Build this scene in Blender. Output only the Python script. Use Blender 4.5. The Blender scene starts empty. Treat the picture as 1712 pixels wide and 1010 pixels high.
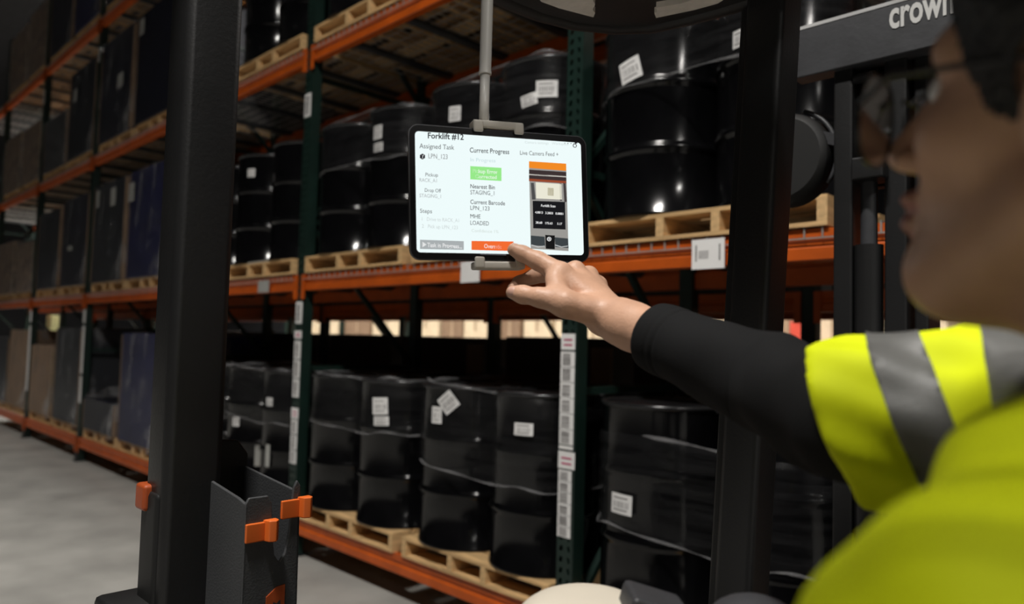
import bpy, math, random
import numpy as np
from mathutils import Matrix, Vector
random.seed(7); rng = np.random.default_rng(7)
scn = bpy.context.scene
COL = scn.collection
# ------------------------------------------------------------------ camera
F_PX, YAW, PIT, ROL, CAMZ = 1250.0, 0.7867, 0.0533, 0.0261, 1.525
CAM = np.array([0, 0, CAMZ])
FW = np.array([-math.sin(YAW)*math.cos(PIT), math.cos(YAW)*math.cos(PIT), math.sin(PIT)])
_r = np.array([math.cos(YAW), math.sin(YAW), 0]); _u = np.cross(_r, FW)
RT = _r*math.cos(ROL)+_u*math.sin(ROL); UP = -_r*math.sin(ROL)+_u*math.cos(ROL)
cd = bpy.data.cameras.new('camera'); cam = bpy.data.objects.new('camera', cd); COL.objects.link(cam)
M = Matrix.Identity(4)
for i in range(3):
    M[i][0], M[i][1], M[i][2], M[i][3] = RT[i], UP[i], -FW[i], CAM[i]
cam.matrix_world = M
cd.sensor_width = 36; cd.lens = 36*F_PX/1712; cd.clip_start = .02; cd.clip_end = 200
cd.dof.use_dof = True; cd.dof.focus_distance = 1.32; cd.dof.aperture_fstop = 2.8
scn.camera = cam
# ------------------------------------------------------------------ light and exposure
w = bpy.data.worlds.new('world'); scn.world = w; w.use_nodes = True
w.node_tree.nodes['Background'].inputs[0].default_value = (.5, .55, .6, 1)
w.node_tree.nodes['Background'].inputs[1].default_value = .02
scn.view_settings.view_transform = 'Standard'; scn.view_settings.look = 'None'
scn.view_settings.gamma = 1; scn.view_settings.use_curve_mapping = False
scn.view_settings.exposure = 0.0
LAMP_W, LAMP_Z = 260.0, 7.4
LAMPS = [(x, -1.0, e) for x, e in ((-18, .36), (-12.2, .36), (-6.4, .36), (-.6, 1.5), (5.2, .8), (11, .4))] + [(x, -6.6, 1.5) for x in (14.5, 18, 21.5)] + [(x, 6.9, 2.0) for x in (-19, -14.5, -10, -5.5, -1)]

# ------------------------------------------------------------------ helpers
def P(px, py, d):
    return CAM + d*(FW + (px-856)/F_PX*RT + (505-py)/F_PX*UP)
def ray(px, py):
    return FW + (px-856)/F_PX*RT + (505-py)/F_PX*UP
def on_y(px, py, Y):
    v = ray(px, py); return CAM + v*(Y/v[1])
def on_z(px, py, Z):
    v = ray(px, py); return CAM + v*((Z-CAMZ)/v[2])
def c2w(c):                       # camera-frame coordinates (right, up, forward) to world
    c = np.asarray(c, float); return CAM + c[..., 0:1]*RT + c[..., 1:2]*UP + c[..., 2:3]*FW
def x_at(px, Y, Z):               # world X of the point (X,Y,Z) seen at column px
    k = F_PX*RT - (px-856)*FW; return -(k[1]*Y + k[2]*(Z-CAMZ))/k[0]

class MB:
    def __init__(s): s.v = []; s.f = []
    def add(s, v, f):
        n = len(s.v); s.v += [tuple(map(float, p)) for p in v]; s.f += [tuple(i+n for i in q) for q in f]; return s
    def box(s, a, b):
        x0, y0, z0 = a; x1, y1, z1 = b
        return s.add([(x0,y0,z0),(x1,y0,z0),(x1,y1,z0),(x0,y1,z0),(x0,y0,z1),(x1,y0,z1),(x1,y1,z1),(x0,y1,z1)],
                     [(3,2,1,0),(4,5,6,7),(0,1,5,4),(1,2,6,5),(2,3,7,6),(3,0,4,7)])
    def frame(s, o, ax, ay, az):  # box from corner and three edge vectors
        o, ax, ay, az = map(np.array, (o, ax, ay, az))
        v = [o, o+ax, o+ax+ay, o+ay]; v = v+[p+az for p in v]
        return s.add(v, [(3,2,1,0),(4,5,6,7),(0,1,5,4),(1,2,6,5),(2,3,7,6),(3,0,4,7)])
    def bar(s, a, b, w, h, up=(0,0,1)):
        a, b, up = map(lambda q: np.array(q, float), (a, b, up)); d = b-a; d = d/np.linalg.norm(d)
        sd = np.cross(d, up); sd /= np.linalg.norm(sd); u = np.cross(sd, d)
        return s.frame(a-sd*w/2-u*h/2, sd*w, b-a, u*h)
    def tube(s, pts, rad, n=12, caps=True):
        pts = [np.array(p, float) for p in pts]; rad = rad if hasattr(rad, '__len__') else [rad]*len(pts)
        V = []; ref = None
        for i, p in enumerate(pts):
            t = pts[min(i+1, len(pts)-1)]-pts[max(i-1, 0)]; t = t/np.linalg.norm(t)
            if ref is None: ref = np.array([0,0,1.]) if abs(t[2]) < .9 else np.array([1.,0,0])
            a = ref-t*(ref@t); a /= np.linalg.norm(a); ref = a; b = np.cross(t, a)
            V += [p+rad[i]*(math.cos(2*math.pi*k/n)*a+math.sin(2*math.pi*k/n)*b) for k in range(n)]
        Fc = [(i*n+k, i*n+(k+1) % n, (i+1)*n+(k+1) % n, (i+1)*n+k) for i in range(len(pts)-1) for k in range(n)]
        if caps: Fc += [tuple(range(n))[::-1], tuple((len(pts)-1)*n+k for k in range(n))]
        return s.add(V, Fc)
    def lathe(s, prof, n=40, cap=True):
        V = [(r*math.cos(2*math.pi*k/n), r*math.sin(2*math.pi*k/n), z) for r, z in prof for k in range(n)]
        Fc = [(i*n+k, i*n+(k+1) % n, (i+1)*n+(k+1) % n, (i+1)*n+k) for i in range(len(prof)-1) for k in range(n)]
        if cap: Fc += [tuple(range(n))[::-1], tuple((len(prof)-1)*n+k for k in range(n))]
        return s.add(V, Fc)
    def prism(s, poly, vec):
        poly = [np.array(p, float) for p in poly]; vec = np.array(vec, float); n = len(poly)
        return s.add(poly+[p+vec for p in poly], [tuple(range(n))[::-1], tuple(range(n, 2*n))]+[(k, (k+1) % n, n+(k+1) % n, n+k) for k in range(n)])
    def mesh(s, name, smooth=False):
        m = bpy.data.meshes.new(name); m.from_pydata(s.v, [], s.f); m.update()
        if smooth: m.polygons.foreach_set('use_smooth', [True]*len(m.polygons))
        return m

def obj(name, m, mat=None, parent=None, loc=None, rotz=0, smooth=False, angle=None, bevel=0):
    if isinstance(m, MB): m = m.mesh(name, smooth)
    if mat is not None and not m.materials: m.materials.append(mat)
    o = bpy.data.objects.new(name, m); COL.objects.link(o)
    if parent is not None: o.parent = parent
    if loc is not None: o.location = loc
    o.rotation_euler[2] = rotz
    if bevel:
        b = o.modifiers.new('bevel', 'BEVEL'); b.width = bevel; b.segments = 2; b.limit_method = 'ANGLE'
        m.polygons.foreach_set('use_smooth', [True]*len(m.polygons))
        wn = o.modifiers.new('wn', 'WEIGHTED_NORMAL'); wn.keep_sharp = True
    if angle:
        m.set_sharp_from_angle(angle=math.radians(angle))
    return o
def thing(name, label, cat, loc=(0, 0, 0), rotz=0, group=None):
    o = bpy.data.objects.new(name, None); COL.objects.link(o); o.empty_display_size = .1
    o.location = loc; o.rotation_euler[2] = rotz; o['label'] = label; o['category'] = cat
    if group: o['group'] = group
    return o
def tag(o, label, cat, group=None):
    o['label'] = label; o['category'] = cat
    if group: o['group'] = group
    return o
def struct(name, mb, m):
    o = obj(name, mb, m); o['kind'] = 'structure'; return o

# ------------------------------------------------------------------ materials
def mat(name, col, rough=.5, metal=0, var=.15, scale=6, bump=0, bscale=40, coat=0, spec=.5, emit=None, estr=1, stretch=None, sheen=0):
    m = bpy.data.materials.new(name); m.use_nodes = True; nt = m.node_tree; N = nt.nodes; L = nt.links
    b = N['Principled BSDF']; b.inputs['Roughness'].default_value = rough; b.inputs['Metallic'].default_value = metal
    b.inputs['Coat Weight'].default_value = coat; b.inputs['Coat Roughness'].default_value = .08
    b.inputs['Specular IOR Level'].default_value = spec
    if sheen: b.inputs['Sheen Weight'].default_value = sheen
    tc = N.new('ShaderNodeTexCoord'); src = tc.outputs['Object']
    if stretch:
        mp = N.new('ShaderNodeMapping'); mp.inputs['Scale'].default_value = stretch; L.new(src, mp.inputs[0]); src = mp.outputs[0]
    n = N.new('ShaderNodeTexNoise'); n.inputs['Scale'].default_value = scale; n.inputs['Detail'].default_value = 5
    L.new(src, n.inputs['Vector'])
    r = N.new('ShaderNodeValToRGB'); r.color_ramp.elements[0].position = .3; r.color_ramp.elements[1].position = .7
    r.color_ramp.elements[0].color = tuple(c*(1-var) for c in col)+(1,); r.color_ramp.elements[1].color = tuple(min(1, c*(1+var)) for c in col)+(1,)
    L.new(n.outputs[0], r.inputs[0]); L.new(r.outputs[0], b.inputs['Base Color'])
    if bump:
        n2 = N.new('ShaderNodeTexNoise'); n2.inputs['Scale'].default_value = bscale; n2.inputs['Detail'].default_value = 4
        L.new(src, n2.inputs['Vector'])
        bp = N.new('ShaderNodeBump'); bp.inputs['Strength'].default_value = bump; bp.inputs['Distance'].default_value = .01
        L.new(n2.outputs[0], bp.inputs['Height']); L.new(bp.outputs[0], b.inputs['Normal'])
    if emit:
        b.inputs['Emission Color'].default_value = tuple(emit)+(1,); b.inputs['Emission Strength'].default_value = estr
    return m
def glow(name, col, s=1.0):
    m = bpy.data.materials.new(name); m.use_nodes = True; nt = m.node_tree; nt.nodes.clear()
    e = nt.nodes.new('ShaderNodeEmission'); o = nt.nodes.new('ShaderNodeOutputMaterial')
    e.inputs[0].default_value = tuple(col)+(1,); e.inputs[1].default_value = s; nt.links.new(e.outputs[0], o.inputs[0]); return m
def film_mat(name, lo, hi, stretch, scale, bump, col=.075, f0=.35, f1=.75):
    m = bpy.data.materials.new(name); m.use_nodes = True; nt = m.node_tree; N = nt.nodes; L = nt.links
    b = N['Principled BSDF']; out = N['Material Output']
    b.inputs['Base Color'].default_value = (col, col, col*1.03, 1); b.inputs['Roughness'].default_value = .13
    tc = N.new('ShaderNodeTexCoord'); mp = N.new('ShaderNodeMapping'); mp.inputs['Scale'].default_value = stretch
    L.new(tc.outputs['Object'], mp.inputs[0])
    n = N.new('ShaderNodeTexNoise'); n.inputs['Scale'].default_value = scale; n.inputs['Detail'].default_value = 6; n.inputs['Roughness'].default_value = .65
    L.new(mp.outputs[0], n.inputs['Vector'])
    r = N.new('ShaderNodeMapRange'); r.inputs[1].default_value = f0; r.inputs[2].default_value = f1; r.inputs[3].default_value = lo; r.inputs[4].default_value = hi
    L.new(n.outputs[0], r.inputs[0])
    bp = N.new('ShaderNodeBump'); bp.inputs['Strength'].default_value = bump; bp.inputs['Distance'].default_value = .02
    L.new(n.outputs[0], bp.inputs['Height']); L.new(bp.outputs[0], b.inputs['Normal'])
    t = N.new('ShaderNodeBsdfTransparent'); mx = N.new('ShaderNodeMixShader')
    L.new(r.outputs[0], mx.inputs[0]); L.new(t.outputs[0], mx.inputs[1]); L.new(b.outputs[0], mx.inputs[2]); L.new(mx.outputs[0], out.inputs[0])
    return m
MT = dict(
    concrete=mat('concrete', (.32, .311, .289), .55, var=.2, scale=2.2, bump=.15, bscale=25),
    roof=mat('roof_paint', (.05, .05, .055), .8), wallp=mat('wall_paint', (.03, .03, .033), .8, scale=2),
    drum=mat('drum_black_enamel', (.003, .003, .0035), .15, var=.3, spec=.38, bump=.006, bscale=9),
    drumlid=mat('drum_lid_black', (.008, .008, .009), .3, var=.3),
    rim=mat('drum_ring_steel', (.05, .05, .052), .22, metal=.7),
    orange=mat('beam_orange', (.50, .085, .006), .42, var=.14, scale=9, bump=.03),
    green=mat('upright_green', (.006, .02, .015), .45, var=.2, scale=8),
    darksteel=mat('dark_steel', (.02, .022, .025), .5, metal=.3),
    wire=mat('galvanised_wire', (.45, .43, .4), .4, metal=.5),
    channel=mat('deck_channel', (.07, .072, .075), .5, metal=.4),
    wood=mat('pine', (.60, .385, .18), .65, var=.28, scale=3, stretch=(2, 14, 14), bump=.12, bscale=14),
    woodx=mat('pine_crossgrain', (.62, .40, .19), .65, var=.25, scale=3, stretch=(14, 2, 14), bump=.12, bscale=14),
    paper=mat('white_paper', (.84, .83, .82), .6, var=.04),
    greypaper=mat('grey_paper', (.36, .36, .34), .6, var=.08),
    ink=mat('black_ink', (.03, .03, .032), .6, var=.1), greyink=mat('grey_ink', (.30, .29, .29), .6, var=.2, scale=60),
    redink=mat('magenta_ink', (.5, .06, .16), .6, var=.1),
    navy=mat('navy_carton', (.006, .007, .017), .55, var=.3, scale=3), blue=mat('blue_carton', (.008, .010, .055), .5, var=.25, scale=3),
    slate=mat('slate_carton', (.010, .012, .018), .55, var=.3, scale=3),
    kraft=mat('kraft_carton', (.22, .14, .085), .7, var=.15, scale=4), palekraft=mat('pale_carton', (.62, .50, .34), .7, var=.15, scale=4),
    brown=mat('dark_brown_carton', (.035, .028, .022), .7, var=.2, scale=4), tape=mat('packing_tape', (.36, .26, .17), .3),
    yellowbox=mat('pale_yellow', (.6, .6, .3), .6), redbox=mat('red_carton', (.6, .07, .04), .6),
    film=film_mat('stretch_film', .02, .22, (.8, .8, 9), 3.2, .5), crumple=film_mat('crumpled_film_glints', .04, .8, (1, 1, .55), 3.6, 1.0, .42, .52, .78),  # crumple: pale patches in its colour stand in for reflections on the film
    softfilm=film_mat('clear_drape_film', .12, .6, (1, 1, 1), 6, 1.0, .3),
    truck=mat('truck_black_paint', (.010, .010, .0105), .42, var=.15, bump=.05, bscale=150),
    truckgrey=mat('mast_grey_paint', (.035, .036, .04), .5, var=.2, scale=14, bump=.05, bscale=80),
    edge=mat('pale_edge_grey', (.42, .42, .42), .5), rubber=mat('rubber_black', (.006, .006, .006), .6),
    chrome=mat('chrome_rod', (.4, .4, .4), .15, metal=1), cream=mat('cream_plastic', (.66, .60, .50), .45, var=.05),
    binp=mat('charcoal_plastic', (.055, .057, .06), .5, var=.1, bump=.12, bscale=300), clip=mat('orange_clip', (.78, .15, .02), .45, var=.05),
    badge=mat('orange_badge', (.42, .075, .015), .5), padding=mat('white_foam_strip', (.72, .66, .60), .7, var=.1, scale=30, bump=.3),
    logo=mat('pale_logo', (.55, .55, .54), .5, var=.05), arm=mat('satin_grey_tube', (.66, .64, .61), .35, metal=0, var=.03), clamp=mat('warm_grey_plastic', (.50, .47, .42), .45, var=.05),
    tabl=mat('tablet_black_glass', (.004, .004, .005), .25, var=.05), tabedge=mat('tablet_aluminium', (.16, .16, .17), .3, metal=.9),
    skin=mat('skin', (.52, .30, .20), .48, var=.10, scale=28, bump=.10, bscale=220, spec=.4), nail=mat('nail', (.55, .33, .26), .3, var=.05), hair=mat('black_hair', (.006, .005, .005), .6, var=.3, scale=90, bump=.5, bscale=200),
    lips=mat('lips', (.34, .14, .11), .45), eye=mat('eye_white', (.7, .68, .65), .2),
    knit=mat('black_knit', (.005, .005, .0055), .85, var=.2, bump=.12, bscale=500, spec=.2), hivis=mat('hi_vis_yellow', (.62, .70, .004), .7, var=.07, scale=12, bump=.1, bscale=600, spec=.2),
    tapeg=mat('reflective_tape', (.10, .10, .095), .5, var=.08, scale=60, bump=.1, bscale=400), trouser=mat('navy_trousers', (.012, .014, .022), .8), boot=mat('boot', (.02, .015, .01), .6),
    gframe=mat('spectacle_frame', (.006, .006, .006), .3), lampbody=mat('lamp_housing', (.6, .6, .6), .5),
)
def glass():
    m = bpy.data.materials.new('spectacle_lens'); m.use_nodes = True; nt = m.node_tree; N = nt.nodes
    t = N.new('ShaderNodeBsdfTransparent'); t.inputs[0].default_value = (.9, .9, .92, 1); g = N.new('ShaderNodeBsdfGlossy'); g.inputs['Roughness'].default_value = .05
    lw = N.new('ShaderNodeFresnel'); lw.inputs[0].default_value = 1.6; mx = N.new('ShaderNodeMixShader')
    nt.links.new(lw.outputs[0], mx.inputs[0]); nt.links.new(t.outputs[0], mx.inputs[1]); nt.links.new(g.outputs[0], mx.inputs[2]); nt.links.new(mx.outputs[0], N['Material Output'].inputs[0]); return m
MT['lens'] = glass()

# ------------------------------------------------------------------ the building
RX0, RX1, RY0, RY1, RH = -32, 28, -9, 13, 9.6
struct('floor', MB().box((RX0, RY0, -.2), (RX1, RY1, 0)), MT['concrete'])
struct('ceiling', MB().box((RX0, RY0, RH), (RX1, RY1, RH+.2)), MT['roof'])
struct('wall_left', MB().box((RX0-.2, RY0, 0), (RX0, RY1, RH)), MT['wallp'])
struct('wall_right', MB().box((RX1, RY0, 0), (RX1+.2, RY1, RH)), MT['wallp'])
struct('wall_back', MB().box((RX0, RY1, 0), (RX1, RY1+.2, RH)), MT['wallp'])
struct('wall_front', MB().box((RX0, RY0-.2, 0), (RX1, RY0, RH)), MT['wallp'])
lamp_m = MB().box((-.65, -.22, .02), (.65, .22, .09)).mesh('housing'); lamp_m.materials.append(MT['lampbody'])
rod_m = MB().tube([(-.5, 0, .09), (-.5, 0, RH-LAMP_Z-.002)], .006, 6).tube([(.5, 0, .09), (.5, 0, RH-LAMP_Z-.002)], .006, 6).mesh('suspension_cable'); rod_m.materials.append(MT['lampbody'])
for i, (x, y, en) in enumerate(LAMPS):
    near = -3 < y < 3
    t = thing('high_bay_lamp', 'long white high bay lamp hanging over the aisle beside the forklift' if near else ('long white high bay lamp hanging over the aisle behind the racks' if y > 0 else 'long white high bay lamp hanging beyond the forklift aisle, away from the racks'), 'lamp', (x, y, LAMP_Z), 0, 'lamps over the forklift aisle' if near else ('lamps behind the racks' if y > 0 else 'lamps away from the racks'))
    obj('housing', lamp_m, parent=t); obj('suspension_cable', rod_m, parent=t)
    ld = bpy.data.lights.new('lamp_light', 'AREA'); ld.shape = 'RECTANGLE'; ld.size = 1.2; ld.size_y = .36; ld.energy = LAMP_W*en; ld.color = (1, .965, .91); ld.spread = math.radians(75 if near and x < -5 else 150)
    lo = bpy.data.objects.new('lamp_light', ld); COL.objects.link(lo); lo.parent = t

# ------------------------------------------------------------------ racks
Y0, U2X, BAY = 2.675, -2.2953, 2.515
DEP = 1.07
ZB = [.165, 1.848, 3.496, 5.19]; BH = .115; ZT = [z+BH for z in ZB]
def ux(n): return U2X - BAY*n
def column_mesh(H):
    mb = MB(); w2, dp = .048, .076
    cw, ch = .048, .05; hx, hz = .0085, .0125
    rows = int(H/ch)
    for r in range(rows):
        for s in (-1, 1):
            cx, cz = s*.024, (r+.5)*ch
            o = [(cx-cw/2, 0, cz-ch/2), (cx+cw/2, 0, cz-ch/2), (cx+cw/2, 0, cz+ch/2), (cx-cw/2, 0, cz+ch/2)]
            sk = s*.004
            h = [(cx-hx+sk, 0, cz-hz), (cx+hx-sk*.3, 0, cz-hz), (cx+hx-sk, 0, cz+hz), (cx-hx-sk, 0, cz+hz)]
            hb = [(a, .004, c) for a, b, c in h]
            mb.add(o+h+hb, [(0,1,5,4),(1,2,6,5),(2,3,7,6),(3,0,4,7),(4,5,9,8),(5,6,10,9),(6,7,11,10),(7,4,8,11)])
    for s in (-1, 1):
        mb.box((s*w2-.0015, 0, 0), (s*w2+.0015, dp, H)); mb.box((min(s*w2, s*.022), dp-.003, 0), (max(s*w2, s*.022), dp, H))
    return mb.mesh('upright')
col_m = column_mesh(6.4); col_m.materials.append(MT['green'])
back_m = MB().box((-.041, -.072, 0), (.041, -.069, 6.4)).box((-.041, -.072, 0), (-.038, 0, 6.4)).box((.038, -.072, 0), (.041, 0, 6.4)).mesh('upright'); back_m.materials.append(MT['green'])
foot_m = MB().box((-.065, -.03, 0), (.065, .12, .01)).box((-.05, -.012, .01), (.05, -.002, .12)).mesh('base_plate'); foot_m.materials.append(MT['darksteel'])
def beam_mesh(L):
    prof = [(0, .004), (0, .045), (.008, .056), (.008, .066), (0, .076), (0, BH), (.028, BH), (.028, BH-.022), (.05, BH-.022), (.05, 0), (.004, 0)]
    mb = MB(); mb.prism([(0, y, z) for y, z in prof], (L, 0, 0)); return mb.mesh('beam')
plate_m = MB().box((-.004, -.012, -.06), (.034, -.004, BH-.003)).box((-.004, -.012, -.06), (0, .05, BH-.003)).mesh('end_plate'); plate_m.materials.append(MT['orange'])
BL = BAY-.082
beam_m = beam_mesh(BL); beam_m.materials.append(MT['orange'])
def deck_mesh():
    mb = MB(); n = int(BL/.066); W = .0055
    for i in range(n+1):
        x = .02+(BL-.04)*i/n
        mb.box((x-W/2, -.012, BH+.002), (x+W/2, DEP-.01, BH+.002+W)); mb.box((x-W/2, -.012, BH-.038), (x+W/2, -.012+W, BH+.007))
    for y in [k*.1+.06 for k in range(10)]: mb.box((.01, y, BH-.003), (BL-.01, y+W, BH+.002))
    mb.box((.01, -.012-W, BH-.038), (BL-.01, -.012, BH-.038+W)); return mb.mesh('wire_deck')
deck_m = deck_mesh(); deck_m.materials.append(MT['wire'])
chan_m = MB().box((-.03, .02, BH-.035), (.03, DEP-.02, BH-.03)).box((-.03, .02, BH-.03), (-.026, DEP-.02, BH-.003)).box((.026, .02, BH-.03), (.03, DEP-.02, BH-.003)).mesh('deck_channel'); chan_m.materials.append(MT['channel'])
def brace_mesh():
    mb = MB(); ys = (.06, DEP-.06); z = .25
    mb.bar((0, ys[0], z), (0, ys[1], z), .03, .035); k = 0
    while z < 5.3:
        mb.bar((0, ys[k % 2], z), (0, ys[(k+1) % 2], z+1.0), .03, .035, (1, 0, 0)); z += 1.05; k += 1
        mb.bar((0, ys[0], z), (0, ys[1], z), .03, .035)
    return mb
br_parts = []
z = .25; k = 0
horiz_m = MB().bar((0, .06, 0), (0, DEP-.06, 0), .03, .035).mesh('brace'); horiz_m.materials.append(MT['green'])
dg_m = [MB().bar((0, .06, 0), (0, DEP-.06, 1.0), .03, .035, (1, 0, 0)).mesh('brace'), MB().bar((0, DEP-.06, 0), (0, .06, 1.0), .03, .035, (1, 0, 0)).mesh('brace')]
for m_ in dg_m: m_.materials.append(MT['green'])
def rack(label, y, xs, levels, deckbays=None, holes=True, dz=0.0):
    t = thing('pallet_rack', label, 'rack', (0, 0, 0))
    for i, x in enumerate(xs):
        obj('upright', col_m if holes else back_m, parent=t, loc=(x, y+(0 if holes else .072), 0)); obj('upright', back_m, parent=t, loc=(x, y+DEP, 0))
        obj('base_plate', foot_m, parent=t, loc=(x, y, 0))
        z, k = .25, 0
        while z < 5.3:
            obj('brace', horiz_m, parent=t, loc=(x, y, z)); obj('brace', dg_m[k % 2], parent=t, loc=(x, y, z+.02)); z += 1.05; k += 1
    for i in range(len(xs)-1):
        xr, xl = max(xs[i], xs[i+1]), min(xs[i], xs[i+1])
        for li in levels:
            for back in (0, 1):
                b = obj('beam', beam_m, parent=t, loc=(xl+.041 if not back else xr-.041, y-.004 if not back else y+DEP+.004, ZB[li]+(dz if li == 1 else 0)), rotz=0 if not back else math.pi)
                if not back:
                    obj('end_plate', plate_m, parent=b); e = obj('end_plate', plate_m, parent=b, loc=(BL, 0, 0)); e.scale = (-1, 1, 1)
            if li > 0 and (deckbays is None or i in deckbays):
                obj('wire_deck', deck_m, parent=t, loc=(xl+.041, y, ZB[li]))
                for c in range(4): obj('deck_channel', chan_m, parent=t, loc=(xl+.041+BL*(c+.5)/4, y, ZB[li]))
    return t
rk = rack('tall rack with orange beams and green uprights holding drums and wrapped loads beside the forklift', Y0, [ux(n) for n in range(-1, 7)], [0, 1, 2, 3])
YB = Y0+DEP+.28
rk2 = rack('dark rack standing back to back behind the drum rack', YB, [ux(n)+.55 for n in range(-2, 6)], [0, 1, 2], deckbays=[], holes=False, dz=-.12)
YF = 9.2
rk3 = rack('far rack across the next aisle holding pale cartons', YF, [ux(n)+.2 for n in range(-1, 7)], [0, 2], deckbays=[], holes=False)

def plate(name, x0, x1, z0, z1, y, m, parent, th=.002):
    return obj(name, MB().box((x0, y-th, z0), (x1, y, z1)), m, parent)
def rack_label(x, z0, z1, wd, kind, y=None):
    y = Y0-.001 if y is None else y
    o = plate('location_label', x-wd/2, x+wd/2, z0, z1, y, MT['paper'], rk)
    H = z1-z0; mb = MB()
    if kind == 'bar':
        k = 0; zz = z0+.1*H
        while zz < z1-.12*H:
            h = random.choice((.0022, .0035, .005)); mb.box((x-wd*.36, y-.0032, zz), (x+wd*.22, y-.002, zz+h)); zz += h+random.choice((.002, .0035))
        obj('barcode_print', mb, MT['greyink'], o)
    elif kind == 'red':
        for q in (.3, .62): mb.box((x-wd*.3, y-.0032, z0+q*H-.004), (x+wd*.3, y-.002, z0+q*H+.004))
        obj('printed_lines', mb, MT['redink'], o)
    return o
def zat(px, py): return on_y(px, py, Y0)[2]
# label column on the near upright
xs_ = ux(0)-.004
rack_label(xs_, zat(953, 585), zat(953, 558), .085, 'red')
for i in range(6): rack_label(xs_, zat(952, 588+26.2*(i+1)-1), zat(952, 588+26.2*i), .085, 'bar')
rack_label(xs_, zat(950, 752), zat(950, 746), .085, '')
rack_label(xs_+.006, zat(953, 785), zat(953, 756), .1, 'red', Y0-.002)
for i in range(6): rack_label(xs_-.002, zat(949, 787+19*(i+1)-1), zat(949, 787+19*i), .08, 'bar')
# label column on the next upright
xs_ = ux(1)-.004
for a, b, kd in ((505, 541, 'bar'), (553, 566, 'red'), (570, 600, 'bar'), (602, 632, 'bar'), (634, 664, 'bar'), (682, 700, 'red'), (702, 726, 'bar'), (728, 752, 'bar'), (754, 776, 'bar')):
    rack_label(xs_, zat(494, b), zat(494, a),   .085 if kd != 'red' else .095, kd)
rack_label(ux(1), zat(515, 195), zat(515, 157), .085, 'bar'); 
for n, rows in ((3, ((518, 540), (545, 625), (630, 675))), (4, ((518, 538), (545, 654)))):
    px = 139 if n == 3 else 48
    for a, b in rows: rack_label(ux(n), zat(px, b), zat(px, a), .085, '')
rack_label(ux(3), zat(170, 100), zat(170, 78), .055, 'bar'); rack_label(ux(4), zat(76, 172), zat(76, 150), .055, 'bar')
# cards hung on the middle beam
yb = Y0-.03
a = on_y(1157, 443, yb); b = on_y(1212, 400, yb)
card = plate('beam_card', a[0], b[0], ZB[1]-.012, ZB[1]+.108, yb, MT['paper'], rk, .003)
mb = MB(); cw = b[0]-a[0]
for q in (.14, .86): obj('black_bar', MB().box((a[0]+cw*(q-.015), yb-.0045, ZB[1]+.02), (a[0]+cw*(q+.015), yb-.003, ZB[1]+.085)), MT['ink'], card)
mb = MB()
for i in range(9): mb.box((a[0]+cw*(.22+.035*i), yb-.0045, ZB[1]+.03), (a[0]+cw*(.235+.035*i), yb-.003, ZB[1]+.062))
obj('barcode_print', mb, MT['greyink'], card)
for (p0, p1, m_, q0, q1) in ((771, 802, 'paper', -.012, .1), (432, 450, 'greypaper', 0, .09)):
    xa, xb = x_at(p0, yb, 1.9), x_at(p1, yb, 1.9)
    plate('beam_card', xa, xb, ZB[1]+q0, ZB[1]+q1, yb, MT[m_], rk, .003)

# ------------------------------------------------------------------ pallets
PW, PD, PH = 1.13, 1.12, .112
def brd(a, b, m):
    mm = MB().box(a, b).mesh('b'); mm.materials.append(m); return mm
str_m = brd((-.019, 0, .016), (.019, PD, .096), MT['woodx'])
top_m = [brd((-PW/2, 0, 0), (PW/2, w_, .016), MT['wood']) for w_ in (.14, .095)]
PALN = 0
def pallet(xc, y, z, label, group=None, detail=True):
    t = thing('wooden_pallet', label, 'pallet', (xc, y, z), 0, group)
    for fx in (-.5, -.13, .11, .5): obj('stringer', str_m, parent=t, loc=(fx*(PW-.038), 0, 0))
    n = 7
    for i in range(n):
        w_ = .14 if i in (0, n-1) else .095
        yy = 0 if i == 0 else (PD-.14 if i == n-1 else .16+(PD-.32-.095)*(i-1)/(n-3))
        obj('deck_board', top_m[0 if w_ > .1 else 1], parent=t, loc=(0, yy, .096))
    for yy in (0, .5, PD-.14): obj('bottom_board', top_m[0], parent=t, loc=(0, yy, 0))
    return t

# ------------------------------------------------------------------ drums
DR, DH = .283, .88
def drum_profile():
    p = [(DR-.004, 0), (DR+.003, .004), (DR+.003, .016), (DR-.003, .022)]
    for hz in (.295, .585):
        p += [(DR-.003, hz-.03), (DR-.0005, hz-.02), (DR+.006, hz-.010), (DR+.0085, hz), (DR+.006, hz+.010), (DR-.0005, hz+.02), (DR-.003, hz+.03)]
    p += [(DR-.003, DH-.03), (DR-.002, DH-.02)]
    return p
body_m = MB().lathe(drum_profile(), 44).mesh('body', True); body_m.materials.append(MT['drum']); body_m.set_sharp_from_angle(angle=math.radians(50))
lid_m = MB().lathe([(DR-.004, DH-.021), (DR-.012, DH-.004), (DR-.018, DH-.012), (.1, DH-.012), (.001, DH-.012)], 44).mesh('lid', True); lid_m.materials.append(MT['drumlid']); lid_m.set_sharp_from_angle(angle=math.radians(40))
ring_m = MB().lathe([(DR-.003, DH-.022), (DR+.006, DH-.018), (DR+.008, DH-.009), (DR+.005, DH), (DR-.006, DH+.001), (DR-.012, DH-.006)], 44, False).mesh('closing_ring', True); ring_m.materials.append(MT['rim'])
bung_m = MB().lathe([(.035, DH-.012), (.035, DH-.002), (.03, DH+.001), (.0, DH+.001)], 14).mesh('bung'); bung_m.materials.append(MT['rim'])
class Drum: pass
def drum(x, y, z, label, group):
    t = thing('steel_drum', label, 'drum', (x, y, z), 0, group)
    for n_, m_ in (('body', body_m), ('lid', lid_m), ('closing_ring', ring_m)): obj(n_, m_, parent=t)
    b = obj('bung', bung_m, parent=t, loc=(.18, .1, 0))
    d = Drum(); d.o = t; d.x, d.y, d.z = x, y, z; return d
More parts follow.
